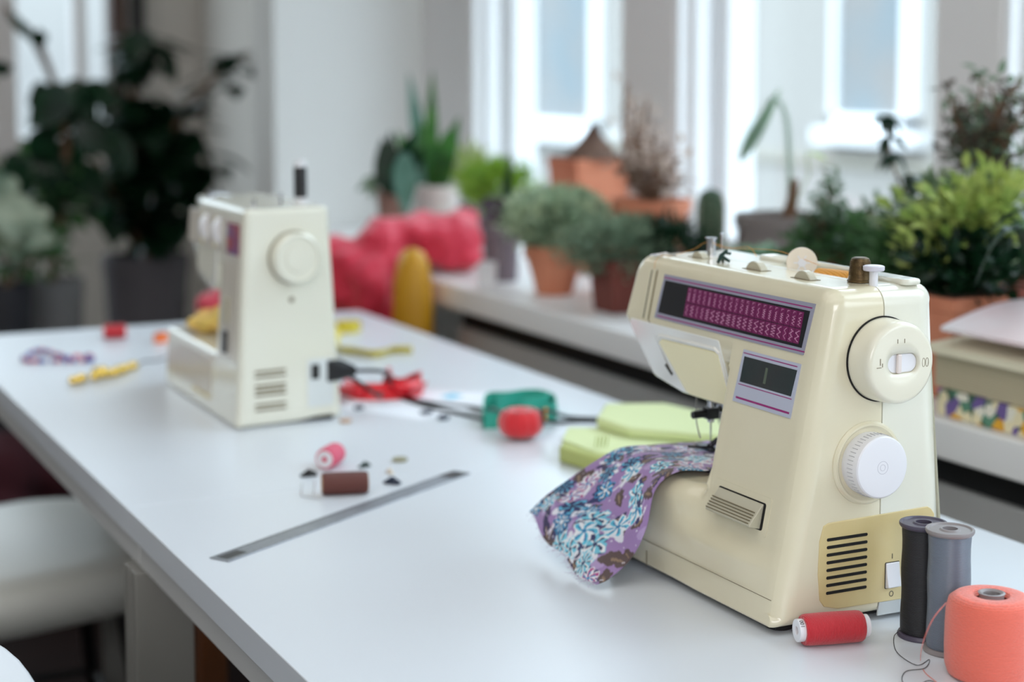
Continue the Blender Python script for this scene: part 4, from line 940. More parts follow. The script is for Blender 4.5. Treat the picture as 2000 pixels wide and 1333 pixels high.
tag(obj('bent_wire', mb, m_chrome, loc=(0, 0, TZ)), 'fine bent wire lying left of the brown spool', 'wire')
# left part of the far table
q = atz(224, 662); spool('thread_spool', (q.x, q.y, TZ + .0115), (atz(246, 657) - atz(204, 659)), .034, .0112, m_red, m_wplast, 'crimson thread spool near the far edge of the far table', 'thread spool', core_r=.008)
rs = random.Random(4)
m_bb = mat('blue_bead', (70, 80, 160), .3); m_rb = mat('rose_bead', (206, 90, 120), .3); m_wb = mat('pearl_bead', (226, 220, 226), .3)
bs1 = empty('bead_string', atz(100, 702), 'string of small blue, rose and pearl beads at the left of the far table', 'beads')
pts = spline([W(45, 703), W(75, 690), W(110, 696), (W(130, 704)), W(170, 700), W(178, 708), W(120, 710), W(60, 710), W(45, 706)], 8)
for i, p in enumerate(pts):
    mb = MB(); rr = rs.uniform(.0028, .0042); mb.ell(p - bs1.location + Vector((0, 0, TZ + rr + .0004)), (rr,) * 3, 10); obj('bead', mb, (m_bb, m_rb, m_bb, m_wb)[rs.randrange(4)], bs1)
gs1 = empty('gold_bead_string', atz(200, 735), 'string of gold beads on the table to the left of the far machine', 'beads')
pts = spline([W(145, 752), W(165, 748), W(190, 742), W(205, 740), W(232, 733), W(258, 722)], 4)
for i, p in enumerate(pts):
    mb = MB(); rr = .0088 if i in (9, 10) else rs.uniform(.005, .0072); mb.ell(p - gs1.location + Vector((rs.uniform(-.004, .004), rs.uniform(-.004, .004), TZ + rr + .0004)), (rr,) * 3, 12); obj('bead', mb, m_gold, gs1)
mb = MB(); mb.tube([q_ - gs1.location + Vector((0, 0, TZ + .001)) for q_ in spline([W(255, 722), W(280, 708), W(305, 706), W(325, 700)], 6)], .0012, 6); obj('chain', mb, m_dsteel, gs1)
q = W(312, 668); mb = MB(); band(spline([Vector((-.012, -.01, 0)), Vector((.0, .012, 0)), Vector((.016, .004, 0)), Vector((.004, -.012, 0)), Vector((-.012, -.01, 0))], 6), .014, .002, mb, .003)
tag(obj('orange_ribbon', mb, mat('orange_satin', (226, 110, 40), .4), loc=(q.x, q.y, TZ + .0004), angle=80), 'small orange ribbon loop behind the arm of the far machine', 'ribbon')
# yellow cloth lying on the free arm of machine two
mb = MB(); base = M2.location + m2map(.05, .25, .078)
for k in range(12):
    a = rs.uniform(0, 6.3); r_ = rs.uniform(0, .03); mb.ell((r_ * math.cos(a) * .9, r_ * math.sin(a) * 2.0, .010 + rs.uniform(0, .012)), (rs.uniform(.012, .02), rs.uniform(.014, .024), rs.uniform(.008, .014)), 14)
for v_ in mb.b.verts: v_.co.z = max(v_.co.z, .001)
tag(obj('yellow_cloth', mb, mat('pale_yellow_cloth', (236, 206, 110), .7, noise=(30, (228, 176, 96), (1, 1, 1))), loc=base, remesh=.003, disp=(.02, .006)), 'crumpled pale yellow cloth lying on the free arm of the far machine', 'cloth')
# ================================================================== plants on the window sill
rs = random.Random(21)
def dep(p): return (Vector(p) - CAM).dot(FW)
def pot_lathe(r, h, taper, rim, rimh):
    rb_ = r * taper
    return [(rb_ * .6, .0), (rb_, 0), (rb_ + (r - rb_) * .5, h * .45), (r * .965, h - rimh), (r * .975, h - rimh), (r * (1 + rim), h - rimh), (r * (1 + rim), h - .002), (r * (1 + rim) - .002, h), (r * .93, h), (r * .91, h - .012), (r * .88, h - .014), (.001, h - .014)]
def potted(name, label, px, pyt, wpx, X, m_p, zb=ZS, taper=.7, rim=.04, rimh=.02, square=False, yaw_=0, cat='potted plant', group='pot plants on the window sill'):
    c = atx(px, pyt, X); r = wpx / 2 * dep(c) / F; h = c.z - zb
    root = empty(name, (c.x, c.y, zb), label, cat, group)
    mb = MB()
    if square:
        a = r * .80
        mb.prism([(-a * taper, -a * taper), (a * taper, -a * taper), (a * taper, a * taper), (-a * taper, a * taper)], lambda u, v, t: Vector((u * (1 + (1 / taper - 1) * t), v * (1 + (1 / taper - 1) * t), h * t * .999)))
        rbox(mb, -a * 1.03, -a * 1.03, h - .018, a * 1.03, a * 1.03, h, .003)
        obj('pot', mb, m_p, root, bevel=.003)
        mb = MB(); mb.box(-a * .92, -a * .92, h + .0002, a * .92, a * .92, h + .003); obj('soil', mb, m_soil, root)
        if yaw_: root.rotation_euler.z = yaw_
    else:
        pr = pot_lathe(r / (1 + rim), h, taper, rim, rimh)
        mb.lathe(pr[:-1], 40, close=False); mb.lathe([(.001, 0), (r * taper * .6, 0)], 40, close=False); obj('pot', mb, m_p, root, angle=40)
        mb = MB(); mb.lathe([(.001, h - .012), (r * .87, h - .013)], 30, close=False); obj('soil', mb, m_soil, root)
    return root, r, h, dep(c) / F
def L(root, px, py, X=None):      # pixel on the plane of the plant -> local point
    return atx(px, py, X or root.location.x) - root.location
def foliage(root, c, R, n, ll, ww, m, name='foliage', seg=2, updir=.5, shellf=.35, curl=.3):
    mb = MB(); c = Vector(c)
    for _ in range(n):
        d = Vector((rs.gauss(0, 1), rs.gauss(0, 1), rs.gauss(0, 1))).normalized(); t = (shellf + (1 - shellf) * rs.random()) * (1.0 + .22 * max(0, rs.gauss(0, .6))) 
        p = c + Vector((d.x * R[0], d.y * R[1], d.z * R[2])) * t
        g = (d + Vector((rs.gauss(0, .5), rs.gauss(0, .5), updir + rs.gauss(0, .4)))).normalized()
        s_ = rs.uniform(.7, 1.25); mb.leaf(p, g, (rs.gauss(0, 1), rs.gauss(0, 1), 1.2), ll * s_, ww * s_, curl, .12, seg)
    return obj(name, mb, m, root, angle=180)
def stems(root, c0, c1s, r, m, name='stem', n=4):
    mb = MB()
    for c1 in c1s:
        c0_, c1_ = Vector(c0), Vector(c1); md = c0_.lerp(c1_, .5) + Vector((rs.uniform(-1, 1), rs.uniform(-1, 1), 0)) * (c1_ - c0_).length * .10
        mb.tube(spline([c0_, md, c1_], n), [r * (1 - .5 * k / (2 * n)) for k in range(2 * n + 1)], 6)
    return obj(name, mb, m, root)
K = .85     # metres-per-pixel handled per plant
# 1 snake plant in white pot
rt, r, h, mp = potted('snake_plant', 'white pot with upright dark and pale sword leaves before the bright pier', 856, 362, 84, 1.46, m_whitepot, taper=.8, rim=.02)
mb = MB(); mb2 = MB()
def swl(mb_, a, b_, wpx, X, curl=.1, up=None, seg=7):
    p, q = L(rt, *a, X), L(rt, *b_, X + rs.uniform(-.02, .02)); mb_.leaf(p, q - p, up or (-.5, -.9, .2), (q - p).length * 1.02, wpx * mp, curl, .12, seg)
for a, b_, w_ in (((842, 372), (843, 143), 26), ((850, 372), (893, 235), 40), ((838, 372), (770, 250), 40), ((846, 370), (870, 260), 34), ((835, 372), (822, 235), 38), ((858, 370), (882, 300), 30), ((828, 372), (790, 300), 36)): swl(mb, a, b_, w_, 1.46)
swl(mb2, (836, 372), (797, 140), 30, 1.47); swl(mb2, (834, 372), (808, 225), 44, 1.45)
obj('sword_leaf', mb, l_mid, rt, angle=180); obj('pale_sword_leaf', mb2, l_bluegreen, rt, angle=180)
mb = MB(); mb.box(-.10, -.10, 0, .10, .10, .02)
# 2 brown pot with rubber leaves
rt, r, h, mp = potted('rubber_plant', 'brown pot with broad dark leaves and one pale arching leaf at the pier', 765, 372, 60, 1.37, m_taupepot, taper=.75, rim=.03)
mb = MB()
for a, b_, w_ in (((765, 380), (745, 270), 48), ((768, 380), (800, 270), 44), ((770, 378), (742, 300), 50), ((768, 380), (760, 255), 36), ((772, 376), (815, 300), 40)): swl(mb, a, b_, w_, 1.34, .2)
for a, b_, w_ in (((758, 375), (705, 350), 0), ): pass
obj('broad_leaf', mb, l_dark, rt, angle=180)
mb = MB(); p, q = L(rt, 790, 300, 1.31), L(rt, 795, 430, 1.28); mb.leaf(p, q - p, (-.5, -.9, 0), (q - p).length, 42 * mp, -.1, .1, 8); p, q = L(rt, 775, 385, 1.31), L(rt, 790, 300, 1.31); mb.tube([p, q], .003); obj('pale_arching_leaf', mb, l_bluegreen, rt, angle=180)
mb = MB()
for a, b_ in (((735, 350), (686, 375)), ((740, 345), (712, 385)), ((745, 350), (700, 350)), ((742, 340), (722, 392))):
    p, q = L(rt, *a, 1.33), L(rt, *b_, 1.31); mb.leaf(p, q - p, (-.5, -.9, .2), (q - p).length, 14 * mp, .2, .1, 5); mb.tube([L(rt, 762, 378, 1.34), p], .0015, 5)
obj('drooping_leaf', mb, l_grey, rt, angle=180)
# 3 bright fern in plum pot
rt, r, h, mp = potted('fern', 'plum grey pot with fuzzy bright green fern beside a terracotta square pot', 975, 425, 75, 1.50, m_plum, taper=.85)
foliage(rt, L(rt, 975, 368, 1.50), (.075, .075, .05), 700, .028, .007, l_bright, seg=3, updir=1.0)
rt2, r, h, mp = potted('fern', 'small plum pot with yellow green tuft behind the red cloth', 925, 400, 60, 1.56, m_plum, taper=.85)
foliage(rt2, L(rt2, 925, 345, 1.56), (.05, .06, .05), 380, .03, .006, l_lime, seg=3, updir=1.2)
# 4 purple leaved plant
rt, r, h, mp = potted('purple_leaf_plant', 'dark grey pot with long purple leaves next to the white cup', 985, 440, 62, 1.36, m_plum, taper=.85)
mb = MB()
for a, b_, w_ in (((992, 440), (912, 350), 34), ((995, 440), (970, 375), 34), ((990, 442), (1008, 392), 26)): swl(mb, a, b_, w_, 1.36, .5)
obj('purple_leaf', mb, l_purple, rt, angle=180); mb = MB(); swl(mb, (985, 440), (995, 305), 18, 1.38, .3); obj('dark_upright_leaf', mb, l_dark, rt, angle=180)
# cup
c = atx(962, 512, 1.29); mb = MB(); hh = c.z - ZS; mb.lathe([(.001, 0), (.012, 0), (.0155, .002), (.0165, hh - .001), (.0165, hh), (.0150, hh), (.014, .004), (.001, .004)], 32, close=False)
tag(obj('cup', mb, m_wplast, loc=(1.28, c.y, ZS + .0003)), 'small white cup standing on the sill left of the terracotta pot', 'cup')
# 5 sage bush in terracotta
rt, r, h, mp = potted('boxwood_plant', 'round terracotta pot overflowing with sage green foliage, nearest the sill edge', 1083, 478, 122, 1.36, m_terra, taper=.62, rim=.06, rimh=.022)
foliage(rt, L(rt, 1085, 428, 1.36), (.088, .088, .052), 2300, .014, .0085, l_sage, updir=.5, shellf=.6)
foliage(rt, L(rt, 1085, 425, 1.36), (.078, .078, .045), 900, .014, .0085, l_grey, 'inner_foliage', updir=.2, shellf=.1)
# 6 big terracotta square pot with swollen stem
rt, r, h, mp = potted('caudex_plant', 'tall terracotta pot with a pointed brown swollen stem in front of the first window', 1150, 308, 148, 1.58, m_terra, square=True, taper=.86)
mb = MB(); c = L(rt, 1158, 308); mb.lathe([(.055, -.002), (.052, .006), (.036, .022), (.020, .040), (.010, .056), (.004, .066)], 28, Matrix.Translation((c.x, c.y, h))); obj('swollen_stem', mb, l_brown, rt)
mb = MB(); top = Vector((c.x, c.y, h + .064))
for k in range(9): a = k * .7; mb.leaf(top, (math.cos(a), math.sin(a), .35), (0, 0, 1), .040, .010, .5, .1, 4)
obj('rosette', mb, l_dark, rt, angle=180)
# 7 terracotta bowl with twiggy succulent
rt, r, h, mp = potted('succulent_plant', 'terracotta bowl with woody pinkish succulent stems at the grey window post', 1272, 388, 156, 1.50, m_terra, taper=.8, rim=.05, rimh=.02)
tips = [L(rt, px, py, 1.5 + rs.uniform(-.05, .05)) for px, py in ((1225, 165), (1218, 250), (1245, 215), (1275, 260), (1300, 280), (1325, 310), (1215, 320), (1250, 290), (1290, 330), (1200, 300), (1335, 350), (1240, 340), (1265, 200))]
stems(rt, (0, 0, h - .01), tips, .006, m_twig)
mb = MB()
for t_ in tips:
    for k in range(26):
        p = Vector((0, 0, h)).lerp(t_, rs.uniform(.35, 1.05)) + Vector((rs.gauss(0, .010), rs.gauss(0, .010), rs.gauss(0, .008))); mb.leaf(p, (rs.gauss(0, 1), rs.gauss(0, 1), rs.gauss(.4, .7)), (rs.random(), .2, 1), .018, .011, .2, .15, 2)
obj('foliage', mb, l_pale, rt, angle=180)
mb = MB()
for k in range(200):
    t_ = tips[rs.randrange(len(tips))]; p = Vector((0, 0, h)).lerp(t_, rs.uniform(.1, .8)) + Vector((rs.gauss(0, .012), rs.gauss(0, .012), 0)); mb.leaf(p, (rs.gauss(0, 1), rs.gauss(0, 1), rs.gauss(.4, .7)), (rs.random(), .2, 1), .018, .010, .2, .15, 2)
obj('lower_foliage', mb, l_brown, rt, angle=180)
# 8 dark box pot with dark green bush
rt, r, h, mp = potted('box_bush', 'dark red square pot with a low dark green bush, right of the round terracotta pot', 1212, 505, 118, 1.355, m_terrad, square=True, taper=.82, yaw_=.0)
foliage(rt, (0.0, .01, h + .018), (.085, .085, .045), 1700, .018, .006, l_grey, updir=.8, shellf=.4)
foliage(rt, L(rt, 1310, 485, 1.42), (.045, .07, .045), 900, .018, .006, l_dark, 'side_foliage', updir=.8, shellf=.4)
# 9 cactus
rt, r, h, mp = potted('cactus', 'grey green column cactus standing right of the terracotta bowl', 1387, 485, 70, 1.50, m_plum, taper=.8)
top = L(rt, 1387, 368); H_ = top.z
mb = MB(); P_ = []
for i in range(22):
    t = i / 21; z = h - .02 + (H_ - h + .02) * t; rr = .0215 * (1 - max(0, t - .7) ** 2 * 8.5) ** .5 if t < .999 else .0015
    P_.append([(rr * (1 + .08 * math.cos(9 * 2 * PI * k / 72)) * math.cos(2 * PI * k / 72), rr * (1 + .08 * math.cos(9 * 2 * PI * k / 72)) * math.sin(2 * PI * k / 72), z) for k in range(72)])
mb.grid(P_, closed_u=True); obj('column', mb, l_cactus, rt, angle=180)
mb = MB()
for i in range(14):
    for k in range(9):
        a = 2 * PI * k / 9; z = h + (H_ - h) * i / 15; p = Vector((.0232 * math.cos(a), .0232 * math.sin(a), z))
        for q_ in range(3): mb.tube([p, p + Vector((math.cos(a + rs.uniform(-.6, .6)), math.sin(a + rs.uniform(-.6, .6)), rs.uniform(-.5, .5))) * .007], .0003, 3)
obj('spines', mb, m_bone, rt)
# 10 grey round pot with bent pale stem and big leaf
rt, r, h, mp = potted('amaryllis_plant', 'grey concrete pot with a brown stub, one green strap leaf and a pale bent stem', 1530, 418, 190, 1.56, m_greypot, taper=.9, rim=.02)
mb = MB(); mb.tube(spline([L(rt, 1541, 425), L(rt, 1548, 385), L(rt, 1553, 350)], 5), [.012, .0115, .011, .010, .009, .008, .008, .008, .007, .006, .005], 8); obj('brown_stub', mb, m_twig, rt)
mb = MB(); swl(mb, (1446, 312), (1520, 180), 26, 1.56, .15, seg=8); obj('strap_leaf', mb, l_mid, rt, angle=180)
mb = MB(); mb.tube(spline([L(rt, 1542, 420), L(rt, 1541, 300), L(rt, 1534, 225), L(rt, 1515, 192), L(rt, 1500, 205), L(rt, 1475, 262), L(rt, 1447, 312)], 6), .0045, 6); obj('bent_stem', mb, leafmat('pale_stem', (196, 212, 200), (180, 198, 186)), rt)
mb = MB(); p, q = L(rt, 1575, 298), L(rt, 1616, 306); mb.leaf(p, q - p, (0, -.2, 1), (q - p).length, .018, .2, .1, 5); mb.tube([L(rt, 1552, 400), L(rt, 1580, 340), p], .0012, 5); obj('yellow_leaf', mb, l_lime, rt, angle=180)
# 11 spider plant low
rt, r, h, mp = potted('spider_plant', 'small pot of fresh green grassy leaves just behind the machine head', 1495, 505, 80, 1.36, m_terrad, taper=.8)
mb = MB()
for k in range(60):
    a = rs.uniform(0, 6.3); mb.leaf((0, 0, h - .01), (math.cos(a), math.sin(a), 1.3), (0, 0, 1), rs.uniform(.05, .085), .010, 1.1, .15, 5)
obj('grassy_leaf', mb, l_mid, rt, angle=180)
# 12 loose dark sprigs
rt, r, h, mp = potted('jade_plant', 'pot of loose grey green sprigs reaching up before the second window', 1625, 490, 130, 1.44, m_terrad, taper=.8)
tips = [L(rt, px, py, 1.44 + rs.uniform(-.05, .05)) for px, py in ((1612, 335), (1600, 390), (1640, 400), (1580, 420), (1655, 440), (1700, 410), (1690, 450), (1610, 440), (1625, 365), (1740, 430), (1560, 460), (1715, 400))]
stems(rt, (0, 0, h - .01), tips, .003, m_twig)
mb = MB()
for t_ in tips:
    for k in range(34):
        p = Vector((0, 0, h - .01)).lerp(t_, rs.uniform(.25, 1.0)) + Vector((rs.gauss(0, .007), rs.gauss(0, .007), rs.gauss(0, .006))); mb.leaf(p, (rs.gauss(0, 1), rs.gauss(0, 1), rs.gauss(.5, .7)), (rs.random(), .2, 1), .019, .010, .2, .15, 3)
obj('foliage', mb, l_grey, rt, angle=180)
foliage(rt, (0, -.02, h + .01), (.07, .08, .035), 500, .020, .011, l_deep, 'lower_foliage', updir=.6)
# 13 large variegated bush in a long terracotta pot
rt, r, h, mp = potted('variegated_bush', 'long terracotta pot with a dense variegated yellow green bush at the right', 1868, 572, 190, 1.37, m_terra, square=True, taper=.85)
for (px, py, X, R, nn, m_, nm) in ((1800, 505, 1.40, (.07, .075, .045), 1100, l_deep, 'dark_foliage'), (1850, 440, 1.41, (.07, .065, .06), 620, l_varie, 'foliage'), (1885, 420, 1.38, (.06, .06, .055), 200, l_lime, 'lime_foliage'), (1800, 450, 1.38, (.04, .035, .045), 120, l_lime, 'lime_foliage'), (1935, 400, 1.42, (.045, .05, .05), 150, l_lime, 'lime_foliage'), (1750, 485, 1.44, (.06, .07, .04), 700, l_deep, 'dark_foliage'), (1880, 520, 1.37, (.06, .08, .04), 800, l_dark, 'dark_foliage'), (1910, 460, 1.44, (.06, .06, .06), 420, l_deep, 'foliage'), (1840, 500, 1.36, (.06, .05, .05), 90, l_lime, 'lime_foliage')):
    foliage(rt, L(rt, px, py, X), R, nn, .022, .012, m_, nm, updir=.7, shellf=.1)
stems(rt, (0, 0, h - .01), [L(rt, px, py, 1.4) for px, py in ((1800, 500), (1850, 440), (1890, 420), (1930, 420), (1755, 480), (1905, 470), (1830, 480))], .004, m_twig)
# 14 tall arching dark sprig
rt, r, h, mp = potted('umbrella_plant', 'pot with a dark sprig of drooping leaves arching up in front of the second window', 1800, 540, 90, 1.50, m_terrad, taper=.8)
path = spline([(0, 0, h - .01), L(rt, 1790, 400), L(rt, 1765, 370), L(rt, 1740, 310), L(rt, 1733, 235)], 6)
mb = MB(); mb.tube(path, .0022, 6); mb.tube(spline([L(rt, 1790, 400), L(rt, 1815, 390), L(rt, 1850, 420)], 4), .002, 6); obj('stem', mb, m_twig, rt)
mb = MB()
for (px, py, n_) in ((1733, 225, 8), (1736, 268, 9), (1745, 300, 8), (1790, 345, 7), (1775, 340, 4)):
    c = L(rt, px, py)
    for k in range(n_):
        a = 6.28 * k / n_ + rs.random(); mb.leaf(c, (math.cos(a), math.sin(a), rs.uniform(-1.4, .2)), (0, 0, 1), rs.uniform(.025, .042), .013, .5, .12, 4)
obj('drooping_leaf', mb, l_dark, rt, angle=180)
# 15 tall twiggy plant
rt, r, h, mp = potted('money_tree', 'tall woody plant with brown branches and small olive leaves by the right window post', 1925, 520, 100, 1.50, m_terrad, taper=.8)
tips = [L(rt, px, py, 1.5 + rs.uniform(-.05, .05)) for px, py in ((1852, 180), (1868, 225), (1918, 150), (1905, 200), (1975, 175), (1945, 220), (1990, 240), (1850, 260), (1985, 320), (1925, 250), (1960, 280), (1880, 300), (2010, 200), (1838, 300), (1870, 190), (1990, 150), (1935, 170), (1895, 260), (2020, 290))]
base = Vector((0, 0, h - .01)); mid = L(rt, 1905, 330)
stems(rt, base, [mid, L(rt, 1940, 320), L(rt, 1875, 340)], .006, m_twig, 'trunk')
stems(rt, mid, tips[:8] + [tips[9], tips[11], tips[13], tips[14], tips[17]], .0036, m_twig, 'branch'); stems(rt, L(rt, 1940, 320), tips[4:11] + [tips[12], tips[15], tips[16], tips[18]], .0036, m_twig, 'branch')
mb = MB(); mb2 = MB()
for i, t_ in enumerate(tips):
    for k in range(26):
        b_ = mid.lerp(t_, rs.uniform(.25, 1.03)) + Vector((rs.gauss(0, .008), rs.gauss(0, .008), rs.gauss(0, .008))); (mb if rs.random() < .6 else mb2).leaf(b_, (rs.gauss(0, 1), rs.gauss(0, 1), rs.gauss(.2, .8)), (rs.random(), .2, 1), .020, .009, .3, .15, 3)
obj('olive_leaf', mb, leafmat('olive_brown_leaf', (104, 92, 80), (74, 66, 56), .6), rt, angle=180); obj('green_leaf', mb2, l_grey, rt, angle=180)
# 16 strap leaves at the right edge
rt, r, h, mp = potted('orchid_plant', 'pink clay pot with long blue green strap leaves at the right edge of the photo', 2012, 545, 100, 1.46, m_pinkpot, taper=.75, rim=.05)
mb = MB(); t0 = Vector((0, 0, h - .01))
leafpath(mb, [t0, L(rt, 2010, 470, 1.32), L(rt, 1975, 448, 1.29), L(rt, 1935, 490, 1.27), L(rt, 1905, 560, 1.26)], 44 * mp)
leafpath(mb, [t0, L(rt, 2030, 470, 1.34), L(rt, 2000, 415, 1.33), L(rt, 1950, 440, 1.32), L(rt, 1925, 480, 1.31)], 40 * mp)
leafpath(mb, [t0, L(rt, 2050, 440, 1.30), L(rt, 2100, 430, 1.28), L(rt, 2150, 500, 1.26)], 44 * mp); leafpath(mb, [t0, t0 + Vector((.06, -.03, .10)), t0 + Vector((.14, -.05, .10)), t0 + Vector((.2, -.06, .02))], .035)
obj('strap_leaf', mb, l_dark, rt, angle=180)
rt, r, h, mp = potted('orchid_plant', 'rose terracotta pot behind the pink clay pot at the right edge', 1990, 560, 110, 1.61, m_pinkpot, taper=.75, rim=.05)
foliage(rt, (0, 0, h + .03), (.05, .06, .05), 260, .03, .014, l_sage, updir=.8)
# magazines and cloth on the sill at the right
q0 = (1.262, 1.38)
def sheetstack(name, x0, x1, y0, y1, z0, z1, m, label, cat, wob=.0, rz=0):
    cx, cy = (x0 + x1) / 2, (y0 + y1) / 2; mb = MB(); P_ = []
    nx, ny = 14, 22
    topz = lambda i, j: z1 - z0 + wob * math.sin(PI * i / nx) * (1 - .3 * j / ny)
    for k, side in ((0, 0), (1, 1)):
        mb.grid([[((x0 - cx) + (x1 - x0) * i / nx, (y0 - cy) + (y1 - y0) * j / ny, topz(i, j) if side else .0003 + wob * .35 * math.sin(PI * i / nx)) for j in range(ny + 1)] for i in range(nx + 1)])
    b = mb.b; bmesh.ops.remove_doubles(b, verts=b.verts, dist=1e-6)
    bd_ = [e for e in b.edges if e.is_boundary]; bmesh.ops.bridge_loops(b, edges=bd_)
    o = obj(name, mb, m, loc=(cx, cy, z0)); o.rotation_euler.z = rz
    return tag(o, label, cat)
m_fab2 = mat('colourful_print_cloth', (226, 222, 210), .8); n = m_fab2.node_tree; bs = n.nodes['Principled BSDF']
vo = n.nodes.new('ShaderNodeTexVoronoi'); vo.inputs['Scale'].default_value = 75; tc = n.nodes.new('ShaderNodeTexCoord'); rp = n.nodes.new('ShaderNodeValToRGB')
rp.color_ramp.interpolation = 'CONSTANT'; els = rp.color_ramp.elements; els[0].color = rgb(58, 92, 74); els[1].position = .2; els[1].color = rgb(226, 222, 206)
for ps, c in ((.45, (216, 160, 46)), (.62, (108, 88, 146)), (.76, (226, 214, 176)), (.88, (86, 134, 110))): e = els.new(ps); e.color = rgb(*c)
sep = n.nodes.new('ShaderNodeSeparateColor'); n.links.new(tc.outputs['Object'], vo.inputs[0]); n.links.new(vo.outputs['Color'], sep.inputs[0]); n.links.new(sep.outputs[0], rp.inputs[0]); n.links.new(rp.outputs[0], bs.inputs['Base Color'])
m_pages = mat('yellowed_pages', (188, 176, 148), .8, wave=('Z', 110, .0006, 1.))
m_magz = mat('pale_pink_cover', (228, 206, 208), .35, noise=(9, (232, 226, 228), (1, 1, 1)), coat=.3)
m_cream3 = mat('cream_cover', (222, 214, 188), .6)
sheetstack('print_cloth', 1.268, 1.52, .95, 1.485, ZS + .0005, ZS + .030, m_fab2, 'folded colourful flower print cloth at the bottom of the pile on the sill', 'cloth')
sheetstack('magazine_stack', 1.272, 1.51, .95, 1.495, ZS + .031, ZS + .068, m_pages, 'thick pile of yellowed magazines lying on the flower print cloth', 'magazines')
sheetstack('magazine', 1.262, 1.51, .93, 1.50, ZS + .070, ZS + .079, m_cream3, 'cream covered magazine under the pale pink top one', 'magazine', .012)
sheetstack('magazine', 1.266, 1.50, .95, 1.48, ZS + .096, ZS + .101, m_magz, 'pale pink glossy magazine with a curved cover on top of the pile', 'magazine', .034)
for k, (px, X_) in enumerate(((1240, 1.28),)):
    pass
c = atz(1125, 598, ZS); mb = MB(); mb.prism([(-.10, -.09), (.03, -.13), (.08, .10), (-.06, .12)], lambda a, c_, t: Vector((a, c_, .0004 + .0006 * t)))
# ================================================================== yellow chair with the red jacket
YC = 3.02
yc = empty('yellow_chair', (1.0, YC + .1, 0), 'mustard yellow moulded chair with rounded back at the far end of the tables', 'chair')
zt = aty(805, 488, YC - .12).z
mb = MB(); P_ = []
xr = aty(838, 560, YC - .12).x; hw = .165; xc = xr - hw
for i in range(17):
    t = i / 16; z = .46 + (zt - .46) * t; wd = hw * (1 - .10 * t - (.55 * max(0, t - .8) ** 1.6 * 5)); row = []
    for k in range(25):
        s = -1 + 2 * k / 24; row.append((xc + wd * s - 1.0, (YC - .10 * (abs(s) ** 2.5) + .05 * t) - YC - .1 - (.02 * (1 - t)), z))
    P_.append(row)
mb.grid(P_); obj('backrest', mb, m_yellow, yc, angle=180, solid=.022, sub=1)
mb = MB(); P_ = []
for i in range(13):
    y = -.48 + .40 * i / 12; P_.append([(xc - 1.0 + .23 * (-1 + 2 * k / 12), y, .455 - .02 * (1 - abs(-1 + 2 * k / 12) ** 2) - (.03 if i == 0 else 0)) for k in range(13)])
mb.grid(P_); obj('seat', mb, m_yellow, yc, angle=180, solid=.015, sub=1)
for sx in (-1, 1):
    for sy in (-.46, -.10):
        mb = MB(); mb.cyl((xc - 1 + sx * .18, sy, .44), (xc - 1 + sx * .22, sy + (-.03 if sy < -.3 else .03), 0), .014, .010); obj('leg', mb, m_twig, yc)
# armrest-like rounded right end that shows between table and sill
mb = MB(); p1 = aty(806, 486, YC - .20); x_ = p1.x; zb_ = .47; hh = p1.z - zb_
mb.lathe([(.001, 0), (.9, 0)] + [(1, hh * .1), (1, hh * .5), (.97, hh * .72), (.9, hh * .85), (.74, hh * .94), (.5, hh * .985), (.2, hh), (.001, hh)], 28, Matrix.Translation((x_ - 1.0, -.30, zb_)) @ Matrix.Diagonal((.036, .05, 1, 1)), close=False); obj('side_wing', mb, m_yellow, yc, angle=180)
jk = MB()
def J(px, py, Y, rx, ry, rz_):
    c = aty(px, py, Y); s = dep(c) / F; jk.ell(c, (rx * s, ry, rz_ * s), 24)
for a in ((845, 492, 2.99, 44, .08, 30), (870, 500, 2.97, 40, .07, 28), (880, 465, 2.98, 62, .085, 45), (840, 455, 3.0, 60, .09, 38), (900, 505, 2.95, 36, .07, 26), (905, 430, 3.0, 28, .05, 28), (745, 520, 2.98, 42, .07, 85), (715, 570, 2.95, 42, .06, 80), (740, 470, 3.0, 42, .06, 42), (680, 510, 3.0, 45, .07, 42), (650, 510, 3.04, 50, .06, 48), (770, 455, 3.0, 45, .06, 30), (600, 500, 3.05, 60, .06, 40), (540, 540, 3.05, 60, .06, 60), (480, 560, 3.05, 50, .06, 60), (410, 605, 3.05, 28, .05, 32), (440, 590, 3.05, 34, .06, 44), (660, 560, 3.0, 36, .05, 60), (730, 620, 2.95, 50, .05, 60), (790, 445, 2.99, 40, .07, 26)):
    J(*a)
tag(obj('red_jacket', jk, m_jacket, remesh=.009, disp=(.055, .035)), 'crumpled red padded jacket thrown over the yellow chair and the end of the sill', 'jacket')
# ================================================================== white stool at the lower left
sc0 = Vector((.455, 2.60, 0))
st = empty('moulded_stool', sc0, 'white moulded stool with a saddle shaped seat and black legs, pushed under the far table', 'stool')
mb = MB(); P_ = []; zs = .47
NR, NK = 12, 48
def seatz(x, y): return zs + .020 * (x / .2) ** 2 - .015 * (y / .25) ** 2 + .012 * math.sin(x * 14 + 1)
for i in range(NR + 1):
    t = i / NR; row = []
    for k in range(NK):
        a = 2 * PI * k / NK; sx = abs(math.cos(a)) ** .8 * (1 if math.cos(a) > 0 else -1); sy = abs(math.sin(a)) ** .8 * (1 if math.sin(a) > 0 else -1)
        x, y = .225 * t * sx, .25 * t * sy; row.append((x, y, seatz(x, y) - (.010 * max(0, t - .85) / .15)))
    P_.append(row)
for dz, k_ in ((-.030, 1.005), (-.055, .985), (-.058, .94)):
    P_.append([(p[0] * k_, p[1] * k_, p[2] + dz) for p in P_[NR]])
mb.grid(P_, closed_u=True); obj('seat', mb, mat('grey_white_plastic', (204, 205, 198), .4), st, angle=180)
